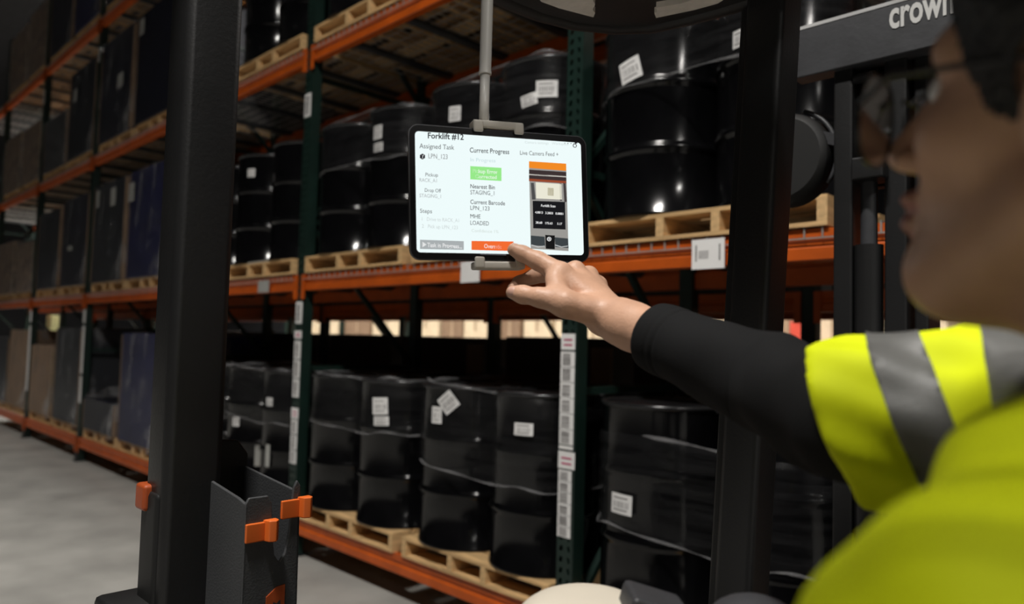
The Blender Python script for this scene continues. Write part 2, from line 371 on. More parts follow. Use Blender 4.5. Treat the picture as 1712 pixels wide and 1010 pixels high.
def sticker(ds, px, py, wd, ht, tilt=0, m='paper', bars=True, off=.006, rad=None):
    R = (rad or DR)+off; v = ray(px, py); best = None
    for d in ds:
        o = CAM[:2]-np.array([d.x, d.y]); A = v[:2]@v[:2]; B = 2*o@v[:2]; C = o@o-R*R; D = B*B-4*A*C
        if D < 0: continue
        t = (-B-math.sqrt(D))/(2*A); p = CAM+t*v
        if d.z-.02 < p[2] < d.z+DH+.02 and (best is None or t < best[0]): best = (t, d, p)
    if best is None: print('sticker miss', px, py); return
    t, d, p = best; a0 = math.atan2(p[1]-d.y, p[0]-d.x); z0 = p[2]-d.z; ct, st = math.cos(tilt), math.sin(tilt)
    def patch(us, vs, R):
        V = []; F = []
        for j, b in enumerate(vs):
            for i, a in enumerate(us):
                ra, rb = a*ct-b*st, a*st+b*ct; V.append((R*math.cos(a0+ra/R), R*math.sin(a0+ra/R), z0+rb))
        n = len(us)
        for j in range(len(vs)-1):
            for i in range(n-1): F.append((j*n+i, j*n+i+1, (j+1)*n+i+1, (j+1)*n+i))
        return V, F
    mb = MB(); mb.add(*patch(np.linspace(-wd/2, wd/2, 6), np.linspace(-ht/2, ht/2, 3), R))
    lab = obj('label', mb, MT[m], d.o); 
    if bars and m == 'paper':
        mb = MB(); q = -wd*.36
        while q < wd*.36:
            w_ = random.choice((.002, .004, .006)); mb.add(*patch([q, q+w_], [-ht*.18, ht*.12], R+.0012)); q += w_+.006
        for zz in (.3, -.3): mb.add(*patch(np.linspace(-wd*.38, wd*.3, 5), [ht*zz-.003, ht*zz+.003], R+.0012))
        obj('printed_lines', mb, MT['greyink'], lab)

A4 = .2935
def hull_film(xc, yc, z0, z1, label, m='film', amp=.004, parent=None, skew=0):
    mb = MB(); th = []; path = []
    for q in range(4):
        sx, sy = [(1, 1), (-1, 1), (-1, -1), (1, -1)][q]
        for k in range(13):
            a = (q+k/12)*math.pi/2; path.append((sx*A4, sy*A4, math.cos(a), math.sin(a)))
        nx = [(1, 1), (-1, 1), (-1, -1), (1, -1)][(q+1) % 4]; a = (q+1)*math.pi/2
        for k in range(1, 8): path.append((sx*A4+(nx[0]-sx)*A4*k/8, sy*A4+(nx[1]-sy)*A4*k/8, math.cos(a), math.sin(a)))
    n = len(path); rows = max(4, int((z1-z0)/.02)); ph = random.random()*9
    for j in range(rows+1):
        z = z0+(z1-z0)*j/rows
        for i, (cx, cy, nx, ny) in enumerate(path):
            e = DR+.011+amp*(math.sin(z*90+3*nx+ph)+math.sin(z*41-5*ny+i*.11))*.5
            tuck = .03*max(0, (j-rows+1)) 
            zz = z + (skew*cx if 0 < j < rows else skew*cx) + (.008*math.sin(i*.5+ph) if j in (0, rows) else 0)
            mb.v.append((cx+nx*(e-tuck), cy+ny*(e-tuck), zz))
    for j in range(rows):
        for i in range(n): mb.f.append((j*n+i, j*n+(i+1) % n, (j+1)*n+(i+1) % n, (j+1)*n+i))
    o = obj('stretch_film', mb, MT[m], loc=(xc, yc, 0), smooth=True)
    for j, r_ in ((0, .005), (rows, .007)):          # paler film ropes added to draw the bright glints along both edges
        loop = [np.array(mb.v[j*n+i])+np.array([0, 0, .006*math.sin(i*.9+ph)]) for i in range(n)]; loop.append(loop[0])
        obj('glint_edge', MB().tube(loop, [r_*(1+.5*math.sin(i*1.3)) for i in range(n+1)], 6, False), MT['softfilm'], o, smooth=True)
    if label: tag(o, label, 'film')
    return o
def drum_load(xc, level, where, film=None, front=Y0-.02):
    nb = math.ceil((U2X-xc)/BAY); xc = min(max(xc, ux(nb)+.049+.598), ux(nb-1)-.049-.598)
    z = ZT[level]+(.008 if level else 0)
    pallet(xc, front, z, 'pine pallet under the drums '+where)
    ds = []; yc = front+PD/2
    for sx in (-1, 1):
        for sy in (-1, 1):
            ds.append(drum(xc+sx*A4, yc+sy*A4, z+PH+.001, 'glossy black %s %s drum ' % ('mast-side' if sx > 0 else 'far-side', 'front' if sy < 0 else 'rear')+where, 'drums '+where))
    if film:
        a, b = film[:2]; hull_film(xc, yc, z+PH+a, z+PH+b, 'clear film wound round drums '+where, skew=film[2] if len(film) > 2 else 0)
    return ds
def xleft(px, level): return x_at(px, Y0-.02, ZT[level]+.06)+PW/2
def xright(px, level): return x_at(px, Y0-.02, ZT[level]+.06)-PW/2
L0a = drum_load(xright(646, 0), 0, 'on the bottom level just right of the far label post', (.56, .885, 0))
L0b = drum_load(xleft(680, 0), 0, 'on the bottom level just left of the near label post', (.43, .885, -.05))
L0c = drum_load(ux(0)+.10+PW/2, 0, 'on the bottom level past the near label post', (.33, .74, -.06))
L0d = drum_load(ux(-1)-.10-PW/2, 0, 'on the bottom level behind the mast', (.5, .885))
L0e = drum_load(ux(1)-.085-PW/2, 0, 'on the bottom level beside the charcoal bin', (.5, .885, -.03))
L0f = drum_load(ux(2)+.085+PW/2, 0, 'on the bottom level behind the thick pillar', (.45, .885))
L1a = drum_load(xright(655, 1), 1, 'on the middle level just left of the tablet', (.56, .885))
L1b = drum_load(ux(0)-.08-PW/2, 1, 'on the middle level behind the tablet pole', (.5, .885, .03))
L1c = drum_load(xright(1345, 1), 1, 'on the middle level between near upright and mast', (.58, .885, .03))
L1e = drum_load(ux(1)-.06-PW/2, 1, 'on the middle level left of the far label post')
L1f = drum_load(ux(2)+.085+PW/2, 1, 'on the middle level behind the thick pillar')
L2a = drum_load(xleft(517, 2), 2, 'on the upper level right of the far upright')
L2e = drum_load(xright(511, 2), 2, 'on the upper level left of the far upright')
L2b = drum_load(ux(0)-.09-PW/2, 2, 'on the upper level above the tablet')
L2c = drum_load(ux(-1)-.10-PW/2, 2, 'on the upper level above the mast crossbar', (.2, .885))
for args in ((L0a, 635, 679, .105, .1, .06), (L0a, 637, 704, .1, .055, .05), (L0b, 749, 673, .1, .1, .7), (L0b, 730, 694, .07, .09, 0), (L0b, 875, 718, .1, .06, 0),
             (L0c, 1038, 843, .11, .085, -.03), (L0e, 450, 672, .07, .06, 0), (L0e, 394, 705, .07, .07, 0),
             (L1a, 631, 221, .085, .085, 0), (L1a, 632, 246, .085, .055, 0), (L1b, 760, 190, .075, .085, 0), (L1b, 884, 167, .09, .06, .2), (L1b, 914, 148, .11, .085, 0),
             (L1c, 1053, 117, .11, .1, .25), (L1c, 1238, 63, .08, .07, 0), (L1e, 420, 289, .07, .065, 0)):
    sticker(*args, off=.02 if args[0] in (L0a, L0b, L0c) else .008)
for px in (431, 447): sticker(L0e, px, 762, .045, .16, 0, 'greypaper', off=.012)
sticker(L0d, 1284, 876, .07, .09); sticker(L0d, 1283, 795, .03, .08)
# folded paper bag lying on the middle pallet edge
def sag(name, pts, th, m): return obj(name, MB().prism(pts, (0, 0, th)), m)
q0 = xright(488, 1)+.2; zz = ZT[1]+.008+PH
o = sag('paper_sheet', [(q0-.35, Y0-.015, zz), (q0+.18, Y0-.015, zz), (q0+.2, Y0+.0, zz), (q0-.35, Y0+.0, zz)], .012, MT['greypaper'])
tag(o, 'grey paper strip lying on pallet edge below the middle level drums', 'paper')

# ------------------------------------------------------------------ wrapped loads further down the rack
def wrapped_load(xc, level, wd, h, m, where, film='crumple', label_at=None, tape=True, dp=1.05, front=Y0+.01, onpallet=True, tall='', edge=None):
    z = ZT[level]+(.008 if level else 0)
    if onpallet: pallet(xc, Y0+.03, z, 'pallet under the '+where); z += PH+.001
    nm = {'kraft': 'brown', 'navy': 'navy', 'blue': 'blue', 'slate': 'slate grey'}[m]
    t = thing('wrapped_load', where, 'wrapped load', (xc, front, z))
    obj('carton', MB().box((-wd/2, 0, 0), (wd/2, dp, h)), MT[m], t, bevel=.012)
    if tape:
        for sx in (-.5, .5): obj('lit_edge_strip', MB().box((sx*wd-.012*(sx > 0)-.002, -.004, .01), (sx*wd+.012*(sx < 0)+.002, .03, h-.02)), MT['tape' if edge is None else edge], t)  # paler corner strips stand in for wrap edges catching light
    if film:
        n = 10; mb = MB(); path = [(-wd/2, dp), (-wd/2, 0), (wd/2, 0), (wd/2, dp)]; pp = []
        for (a, b) in zip(path[:-1], path[1:]):
            for k in range(12): pp.append((a[0]+(b[0]-a[0])*k/12, a[1]+(b[1]-a[1])*k/12))
        pp.append(path[-1]); rows = 14; ph = random.random()*10
        for j in range(rows+1):
            for i, (x, y) in enumerate(pp):
                s = .012+.007*math.sin(i*1.7+j*.9+ph)+.005*math.sin(j*2.3+ph*i)
                mb.v.append((x*(1+2*s/wd), y-(s if y < dp*.5 else 0), -.04+(h+.045)*j/rows))
        n = len(pp)
        for j in range(rows):
            for i in range(n-1): mb.f.append((j*n+i, j*n+i+1, (j+1)*n+i+1, (j+1)*n+i))
        top = [mb.v[rows*n+i] for i in range(n)]
        obj('stretch_film', mb, MT[film], t, smooth=True)
    for (fx, fz, w_, h_) in (label_at or []):
        lb = obj('label', MB().box((fx*wd-w_/2, -.028, fz*h-h_/2), (fx*wd+w_/2, -.026, fz*h+h_/2)), MT['greypaper'], t)
    return t
def slot(n, k): return ux(n)+(.085+PW/2 if k == 0 else BAY-.085-PW/2)     # bay right of upright n
for args in (
    (slot(3, 1), 0, 1.06, 1.12, 'blue', 'tall blue carton on the bottom level beside the thick pillar', 'crumple', None),
    (slot(3, 0), 0, 1.06, .36, 'navy', 'low navy carton under draped clear film on the bottom level', 'crumple', None),
    (slot(4, 1), 0, 1.06, 1.16, 'slate', 'tall slate grey carton on the bottom level by a label strip', 'crumple', None),
    (slot(4, 0), 0, 1.06, .92, 'kraft', 'brown wrapped carton on bottom level between two label strips', 'crumple', None),
    (slot(5, 1), 0, 1.08, 1.12, 'kraft', 'tall brown wrapped carton on bottom level past far label strip', 'crumple', None),
    (slot(5, 0), 0, 1.08, 1.0, 'slate', 'slate grey carton at the far end of the bottom level', 'crumple', None),
    (slot(3, 1), 1, 1.08, 1.14, 'blue', 'bright blue carton on the middle level by the thick pillar', 'crumple', [(-.38, .8, .16, .2)]),
    (slot(3, 0), 1, 1.08, 1.14, 'slate', 'slate carton with two pale labels on the middle level', 'crumple', [(-.3, .85, .1, .2), (.2, .82, .17, .2)]),
    (slot(4, 1), 1, 1.08, 1.12, 'navy', 'navy carton with a bright sticker on the middle level', 'crumple', [(-.05, .42, .18, .06)]),
    (slot(4, 0), 1, 1.08, 1.06, 'slate', 'slate wrapped carton farthest along the dark middle level loads', 'crumple', None),
    (slot(5, 1), 1, 1.0, .74, 'kraft', 'short brown wrapped carton on middle level by the slate load', 'softfilm', None),
    (slot(5, 0), 1, 1.05, .82, 'kraft', 'shiny wrapped brown carton at far end of the middle level', 'softfilm', None),
    (slot(3, 1), 2, 1.08, 1.2, 'navy', 'navy carton with diamond label on upper level by the pillar', None, [(-.33, .86, .14, .17)]),
    (slot(3, 0), 2, 1.08, 1.2, 'navy', 'navy carton with a square label on the upper level', 'crumple', [(.22, .5, .18, .16)]),
    (slot(4, 1), 2, 1.08, 1.15, 'slate', 'slate carton in glossy film on the upper level', 'crumple', [(-.2, .7, .16, .16)]),
    (slot(4, 0), 2, 1.08, .74, 'slate', 'low slate load bundled in cloudy film on the upper level', 'softfilm', None),
    (slot(5, 1), 2, 1.02, .86, 'kraft', 'brown carton in cloudy film on the upper level', 'softfilm', None),
    (slot(5, 0), 2, 1.08, .9, 'kraft', 'brown carton at the far end of the upper level', 'softfilm', None),
    (slot(3, 1), 3, 1.08, 1.2, 'navy', 'navy carton on the top level close to the thick pillar', None, None),
    (slot(3, 0), 3, 1.08, 1.2, 'navy', 'navy carton on the top level right of a green upright', 'crumple', None),
    (slot(4, 1), 3, 1.08, 1.15, 'blue', 'blue carton on the top level left of a green upright', 'crumple', None),
    (slot(4, 0), 3, 1.08, 1.1, 'navy', 'navy carton on the top level next to the brown cartons', 'crumple', None),
    (slot(5, 1), 3, 1.0, 1.0, 'kraft', 'brown carton on the top level next to the navy ones', 'softfilm', None),
    (slot(5, 0), 3, 1.06, .95, 'kraft', 'brown carton at the far end of the top level', 'softfilm', None)):
    wrapped_load(*args, edge='kraft' if args[4] != 'kraft' else None)
# film drape over the low navy carton
mb = MB(); xc = slot(3, 0); zt = ZT[0]+PH+.36
for j in range(9):
    for i in range(15):
        fx, fy = i/14, j/8
        mb.v.append((xc-.5+1.06*fx, Y0+.0+.9*fy, zt+.02+.26*math.exp(-((fx-.75)/.28)**2)*(.5+.5*fy)+.03*math.sin(i*1.9+j*2.7)))
for j in range(8):
    for i in range(14): mb.f.append((j*15+i, j*15+i+1, (j+1)*15+i+1, (j+1)*15+i))
tag(obj('film_drape', mb, MT['softfilm'], smooth=True), 'loose clear film heaped on top of the low navy carton', 'film')

# back-to-back rack stock: dark cartons, the two higher levels added to block light
def carton(name, x, y, z, w_, d_, h_, m, label, group=None, tapec='tape'):
    t = thing(name, label, 'carton', (x, y, z), 0, group)
    obj('box', MB().box((-w_/2, 0, 0), (w_/2, d_, h_)), MT[m], t, bevel=.006)
    obj('tape_strip', MB().box((-.03, -.0015, h_*.72), (.03, d_*.5, h_+.0015)), MT[tapec], t)
    return t
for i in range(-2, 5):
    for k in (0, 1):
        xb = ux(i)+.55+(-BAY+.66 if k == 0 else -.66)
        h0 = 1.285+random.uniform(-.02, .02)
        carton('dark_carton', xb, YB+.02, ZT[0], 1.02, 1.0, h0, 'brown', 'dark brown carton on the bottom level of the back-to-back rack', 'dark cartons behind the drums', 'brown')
        carton('dark_carton', xb, YB+.02, ZT[1]-.12, 1.08, 1.0, 1.3, 'brown', 'dark brown carton added to block light, middle level of the back-to-back rack', 'light-blocking cartons behind the middle drums', 'brown')  # added to keep light out from behind the middle drums
        carton('dark_carton', xb, YB+.02, ZT[2], 1.08, 1.0, 1.3, 'brown', 'dark brown carton added to block light, upper level of the back-to-back rack', 'light-blocking cartons behind the upper drums', 'brown')  # added to keep light out from behind the upper drums
for i, px in enumerate((796, 1008)):
    xa = x_at(px, YB-.03, 1.3)
    tag(obj('carton_side_strip', MB().box((xa-.085, YB-.06, 0), (xa+.085, YB-.035, ZT[0]+1.22)), MT['kraft']), 'narrow brown strip added as the lighter side of the dark cartons', 'cardboard', 'carton side strips behind the drums')  # added strips standing in for the lighter sides of the cartons
xa = on_y(83, 541, YB-.2)
carton('yellow_carton', xa[0], YB-.22, 0, .3, .14, on_y(83, 527, YB-.2)[2], 'yellowbox', 'narrow pale yellow carton standing behind the slate carton', None, 'yellowbox')
# far rack cartons, bay by bay between the uprights
i = 0
for n in range(0, 7):
    x = ux(n)+.2+.06; xe = ux(n-1)+.2-.06
    while x < xe-.45:
        w_ = min(random.choice((.5, .62, .8, 1.0)), xe-x); h_ = random.uniform(1.6, 2.2); m = random.choice(('palekraft', 'palekraft', 'palekraft', 'kraft'))
        carton('pale_carton', x+w_/2, YF+.06, ZT[0], w_, .8, h_, m, 'pale lit carton on the bottom level of the far rack', 'cartons on the far rack')
        x += w_+random.choice((.04, .1, .2)); i += 1
q = on_y(1332, 548, YF-.2)
carton('red_carton', q[0], YF-.24, 0, .14, .2, on_y(1332, 538, YF-.24)[2], 'redbox', 'narrow red carton among the pale cartons of the far rack', None, 'redbox')
# ------------------------------------------------------------------ forklift
fk = thing('forklift', 'black stand-up reach truck with overhead guard, mast and grey crossbar', 'forklift', (-.5, .8, 0))
FKO = np.array([-.5, .8, 0])
def fobj(name, mb, m, parent=fk, **k):
    if parent is fk:
        mb.v = [tuple(np.array(p)-FKO) for p in mb.v]; return obj(name, mb, m, fk, **k)
    mb.v = [tuple(np.array(p)-FKO) for p in mb.v]; return obj(name, mb, m, parent, **k)
lp = P(318, 500, 1.30)
fobj('pillar', MB().box((lp[0]-.045, lp[1]-.045, .2), (lp[0]+.045, lp[1]+.055, 2.36)), MT['truck'], bevel=.016)
sl = MB().box((lp[0]-.046, lp[1]-.05, .2), (lp[0]+.03, lp[1]-.03, P(300, 812, 1.3)[2])); fobj('pillar_sleeve', sl, MT['rubber'], bevel=.012)
ob = P(256, 830, 1.27); fobj('side_badge', MB().box((ob[0]-.03, ob[1]-.02, ob[2]-.022), (ob[0]+.012, ob[1]+.008, ob[2]+.022)), MT['badge'], bevel=.006)
lb_ = P(270, 1000, 1.28); fobj('pillar_foot_clamp', MB().box((lb_[0]-.06, lb_[1]-.09, lb_[2]-.3), (lb_[0]+.05, lb_[1]+.05, lb_[2]+.01)), MT['rubber'], bevel=.01)
ra, rb = P(1297, -30, 1.45), P(1236, 1060, 1.45); rdir = (rb-ra)/np.linalg.norm(rb-ra)
re_ = rb+rdir*((rb[2]-.3)/-rdir[2] if rdir[2] else 0); ra2 = ra-rdir*.14
pil = MB().bar(ra2, re_, .078, .09, (0, 1, 0)); fobj('pillar', pil, MT['truck'], bevel=.014)
off = np.array([-.05, .012, 0]); fobj('pillar_channel', MB().bar(ra2+off, re_+off, .03, .05, (0, 1, 0)), MT['truck'], bevel=.006)
# overhead guard: a plate with a rounded front edge, seen from below
GZ = 2.2
arc = [(770, -34), (800, -18), (850, 8), (900, 28), (960, 44), (1030, 51), (1090, 49), (1150, 36), (1210, 20), (1290, -4), (1400, -40)]
front = [on_z(px, py, GZ) for px, py in arc]
back = [p + (np.array([CAM[0]-p[0], CAM[1]-p[1], 0])*.26) for p in front[::-1]]
for ya, yb_ in [(.20, .405), (1.0, 1.14)]+[(.20-.06*k, .236-.06*k) for k in range(1, 10)]: fobj('added_shade_bar', MB().box((-.31, ya, 2.36), (1.1, yb_, 2.39)), MT['truck'])  # unseen bars, added and spaced to shade the head and near shoulder
for xa_ in (.35, 1.04): fobj('guard_beam', MB().box((xa_, -.6, 2.30), (xa_+.06, ra2[1]+.03, 2.36)), MT['truck'])
fobj('overhead_guard', MB().prism(front+back, (0, 0, .06)), MT['truck'], bevel=.012)
rim = MB().tube([p+np.array([0, 0, .025]) for p in front], .032, 12); fobj('guard_front_rail', rim, MT['truck'], smooth=True)
for poly in ([(890, -14), (905, 3), (935, 14), (992, 29), (995, 22), (991, 16), (995, 8), (985, -14)], [(1097, 30), (1094, 22), (1099, 20), (1097, 13), (1140, 6), (1175, -6), (1215, -18), (1225, -10), (1200, 6), (1160, 17)]):
    pl = [on_z(px, py, GZ-.012) for px, py in poly]; fobj('padding_strip', MB().prism(pl, (0, 0, .012)), MT['padding'])
gp = on_z(1297, 0, GZ)
fobj('guard_beam', MB().bar((lp[0], lp[1], 2.33), np.array([ra2[0], ra2[1], 2.33]), .07, .07), MT['truck'], bevel=.01)
fobj('guard_beam', MB().bar((lp[0], lp[1], 2.33), (lp[0], -.5, 2.33), .07, .07), MT['truck'], bevel=.01)
fobj('guard_beam', MB().bar((ra2[0], ra2[1], 2.33), (ra2[0]+.9, ra2[1], 2.33), .07, .07), MT['truck'], bevel=.01)
# pole bracket
pt = P(809, -60, 1.19)
# mast
mp_ = P(1345, 88, 2.0); YM = mp_[1]
ztop = on_y(1345, 48, YM)[2]; zbot = on_y(1345, 128, YM)[2]
xl_ = on_y(1325, 60, YM)[0]
cb = fobj('crossbar', MB().box((xl_, YM, zbot), (xl_+1.15, YM+.06, ztop)), MT['truckgrey'], bevel=.004)
fobj('crossbar_top_edge', MB().box((xl_, YM-.001, ztop-.001), (xl_+1.15, YM+.06, ztop+.008)), MT['edge'])  # paler grey strip along the top of the crossbar
def rail(px0, px1, y0, y1, z0, z1, nm='mast_rail', m='truck', **k):
    x0 = x_at(px0, y0, 1.7); x1 = x_at(px1, y0, 1.7); return fobj(nm, MB().box((x0, y0, z0), (x1, y1, z1)), MT[m], **k)
rail(1392, 1424, YM+.02, YM+.14, .1, 2.35, bevel=.006); rail(1478, 1516, YM+.03, YM+.15, .1, 2.5, bevel=.006); rail(1528, 1552, YM+.05, YM+.15, .1, 2.5, bevel=.006)
rail(1424, 1480, YM+.1, YM+.14, zbot-.3, zbot+.02, 'mast_plate', bevel=.004)
zz = on_y(1445, 300, YM)[2]; z2 = on_y(1445, 262, YM)[2]
rail(1421, 1476, YM-.01, YM+.08, zz, z2, 'mast_bracket', bevel=.006)
cx = x_at(1453, YM+.05, 1.7); fobj('lift_cylinder', MB().tube([(cx, YM+.05, .15), (cx, YM+.05, zz-.16)], .034, 20), MT['truck'], smooth=True, angle=40)
fobj('lift_rod', MB().tube([(cx, YM+.05, zz-.17), (cx, YM+.05, zz+.02)], .02, 16), MT['truckgrey'], smooth=True, angle=40)
for k in range(2):
    hx_ = x_at(1440+18*k, YM+.06, 1.9); fobj('hose', MB().tube([(hx_, YM+.07, z2), (hx_+.005, YM+.075, (z2+zbot)/2), (hx_, YM+.07, zbot+.01)], .011, 10), MT['rubber'], smooth=True)
nutx = x_at(1445, YM+.03, 1.9); fobj('chain_anchor', MB().tube([(nutx-.025, YM+.03, on_y(1445, 122, YM)[2]), (nutx+.025, YM+.03, on_y(1445, 122, YM)[2])], .014, 6), MT['chrome'])
rc = on_y(1312, 268, YM+.05); mb = MB()
R_ = .128
for k, (r_, y_) in enumerate([(R_*.3, 0), (R_*.86, .0), (R_*.96, .012), (R_, .03), (R_, .075)]):
    mb.v += [(rc[0]+r_*math.cos(a), YM+.02+y_, rc[2]+r_*math.sin(a)) for a in np.linspace(0, 2*math.pi, 48, endpoint=False)]
for k in range(4): mb.f += [(k*48+i, k*48+(i+1) % 48, (k+1)*48+(i+1) % 48, (k+1)*48+i) for i in range(48)]
mb.f += [tuple(range(48)), tuple(4*48+i for i in range(48))[::-1]]
fobj('hose_reel', mb, MT['rubber'], smooth=True, angle=40)
fobj('reel_hose', MB().tube([np.array([rc[0]+.139*math.cos(a), YM+.06, rc[2]+.139*math.sin(a)]) for a in np.linspace(-.6, 1.2, 14)], .006, 8), MT['truckgrey'], smooth=True)
fobj('reel_arm', MB().bar((rc[0]+.02, YM+.05, rc[2]+.08), (x_at(1400, YM+.05, 1.7), YM+.05, rc[2]+.03), .02, .03), MT['truckgrey'])
# chassis, platform, fork carriage
fobj('chassis', MB().box((-1.36, 1.0, .12), (.55, 1.72, .84)), MT['truck'], bevel=.03)
fobj('platform', MB().box((-1.36, -.35, .1), (.55, 1.0, .2)), MT['rubber'], bevel=.01)
fobj('outrigger_leg', MB().box((xl_+.03, YM-.1, .03), (xl_+.15, YM+.5, .14)), MT['truck'], bevel=.01)
fobj('outrigger_leg', MB().box((xl_+1.0, YM-.1, .03), (xl_+1.12, YM+.5, .14)), MT['truck'], bevel=.01)
for wx, wy in ((-1.2, -.2), (.4, -.2), (-1.2, 1.4), (.4, 1.4)):
    fobj('wheel', MB().tube([(wx-.05, wy, .075), (wx+.05, wy, .075)], .075, 24), MT['rubber'], smooth=True, angle=40)
# console dome at the bottom of the view
cc = P(985, 1093, .86); mb = MB()
for i, ph in enumerate(np.linspace(0, math.pi/2, 12)):
    rr, hh = math.cos(ph)**.55, math.sin(ph)
    for a in np.linspace(0, 2*math.pi, 40, endpoint=False):
        e = cc + (RT*.098*math.cos(a)+np.array([FW[0], FW[1], 0])*.12*math.sin(a))*rr; mb.v.append((e[0], e[1], cc[2]-.0+.062*hh))
for i in range(11): mb.f += [(i*40+k, i*40+(k+1) % 40, (i+1)*40+(k+1) % 40, (i+1)*40+k) for k in range(40)]
mb.f.append(tuple(range(40))[::-1]); fobj('console_cover', mb, MT['cream'], smooth=True)
fobj('console_post', MB().tube([(cc[0], cc[1], .82), (cc[0], cc[1], cc[2])], .085, 24), MT['truck'], smooth=True, angle=40)
k0 = P(1075, 1012, .84); fobj('console_insert', MB().bar(k0-RT*.02+UP*.006, k0+RT*.045-UP*.014, .07, .03), MT['truckgrey'], bevel=.006)
k1 = P(1262, 1045, .8); mb = MB()
for i, ph in enumerate(np.linspace(0, math.pi/2, 8)):
    for a in np.linspace(0, 2*math.pi, 32, endpoint=False): mb.v.append(tuple(k1+np.array([.05*math.cos(a)*math.cos(ph), .05*math.sin(a)*math.cos(ph), .03*math.sin(ph)])))
for i in range(7): mb.f += [(i*32+k, i*32+(k+1) % 32, (i+1)*32+(k+1) % 32, (i+1)*32+k) for k in range(32)]
mb.f.append(tuple(range(32))[::-1]); fobj('control_knob', mb, MT['truckgrey'], smooth=True)
fobj('knob_post', MB().tube([(k1[0], k1[1], .82), (k1[0], k1[1], k1[2])], .03, 16), MT['truck'], smooth=True)

# ------------------------------------------------------------------ text
def text_arr(s, bold=0.0):
    c = bpy.data.curves.new('t', 'FONT'); c.body = s; c.size = 1; c.offset = bold; c.resolution_u = 3
    o = bpy.data.objects.new('t', c); COL.objects.link(o)
    dg = bpy.context.evaluated_depsgraph_get(); me = bpy.data.meshes.new_from_object(o.evaluated_get(dg))
    v = np.empty(len(me.vertices)*3); me.vertices.foreach_get('co', v); v = v.reshape(-1, 3); f = [tuple(p.vertices) for p in me.polygons]
    bpy.data.objects.remove(o); bpy.data.curves.remove(c); bpy.data.meshes.remove(me); return v, f
tv, tf = text_arr('crown', .025)
tv = tv-tv.min(0); tv[:, 0] /= tv[:, 0].max()*.8; tv[:, 1] /= tv[:, 1].max()       # 'crow' is about 0.8 of the word
a = on_y(1487, 48, YM); b = on_y(1573, 10, YM)
xw = (b[0]-a[0]); zh = .052
fobj('brand_lettering', MB().add([(a[0]+p[0]*xw, YM-.0015, a[2]-.004+p[1]*zh) for p in tv], tf), MT['logo'], parent=fk)

# ------------------------------------------------------------------ charcoal bin on the pillar
bc = P(404, 1010, 1.17)           # lower visible corner (+X face / -Y face)
bt = thing('plastic_bin', 'charcoal plastic bin with orange clips strapped to the forklift pillar', 'bin', (bc[0]-.11, bc[1]+.05, bc[2]-.16))
BO = np.array([bc[0]-.11, bc[1]+.05, bc[2]-.16])
zt_ = on_y(404, 832, bc[1])[2]; z0_ = bc[2]-.16; Hb = zt_-z0_
wy = .098; dx = .2; th = .006
def fx(u, v, s=0):                # point on the +X wall: u across 0..1, v height 0..1; walls taper inward
    return np.array([bc[0]-.004*v-s, bc[1]+wy*(u*(1-.02*v)+.01*v), z0_+Hb*v])
notch = [(0, 0), (1, 0), (1, 1.03), (.93, 1.06), (.86, 1.02), (.80, .80), (.74, .70), (.64, .66), (.55, .70), (.50, .82), (.47, .96), (.40, 1.0), (.06, 1.0), (0, .97)]
def bobj(name, mb, m, parent=None, **k):
    mb.v = [tuple(np.array(p)-BO) for p in mb.v]; return obj(name, mb, MT[m], parent or bt, **k)
bobj('front_wall', MB().prism([fx(u, v) for u, v in notch], (-.006, 0, 0)), 'binp', bevel=.002)
bobj('side_wall', MB().prism([fx(0, 0), fx(0, .97), fx(0, .99)+np.array([-.03, 0, 0]), fx(0, 1.05)+np.array([-dx, 0, 0]), fx(0, 0)+np.array([-dx, 0, 0])], (0, .006, 0)), 'binp', bevel=.002)
bobj('side_wall', MB().prism([fx(1, 0), fx(1, 1.0), fx(1, 1.05)+np.array([-dx, 0, 0]), fx(1, 0)+np.array([-dx, 0, 0])], (0, -.006, 0)), 'binp', bevel=.002)
o_ = fx(0, 0)+np.array([-dx, 0, 0]); bobj('back_wall', MB().prism([o_, o_+(0, wy, 0), o_+(0, wy, Hb*1.12), o_+(0, wy-.02, Hb*1.2), o_+(0, .02, Hb*1.22), o_+(0, 0, Hb*1.14)], (-.012, 0, 0)), 'rubber', bevel=.004)
bobj('bottom', MB().box((bc[0]-dx, bc[1], z0_), (bc[0]-.002, bc[1]+wy, z0_+.006)), 'binp')
bobj('mounting_strap', MB().box((bc[0]-dx-.03, bc[1]-.06, z0_+Hb*.4), (bc[0]-dx-.008, bc[1]+wy*.8, z0_+Hb*.5)), 'rubber')
def clip(u0, v0, sgn):
    c = fx(u0, v0); w_ = .05; mb = MB()
    mb.box((c[0], c[1]-w_/2, c[2]-.015), (c[0]+.006, c[1]+w_*.15, c[2]+.015))
    mb.prism([(c[0], c[1]+w_*.1, c[2]-.016), (c[0]+.016, c[1]+w_*.18, c[2]-.016), (c[0]+.02, c[1]+w_*.4, c[2]-.016), (c[0]+.012, c[1]+w_*.55, c[2]-.016), (c[0], c[1]+w_*.55, c[2]-.016)], (0, 0, .034))
    bobj('clip', mb, 'clip', bevel=.002)
clip(.26, .83, 1); clip(.88, .92, 1)
bg = bobj('badge', MB().prism([fx(.42, .42), fx(.75, .42), fx(.75, .545), fx(.6, .54), fx(.42, .50)], (.002, 0, 0)), 'badge')
bobj('badge_mark', MB().prism([fx(.52, .44, -.003), fx(.67, .45, -.003), fx(.66, .475, -.003), (fx(.6, .46, -.003)), fx(.54, .47, -.003)], (.0005, 0, 0)), 'ink', parent=bg)

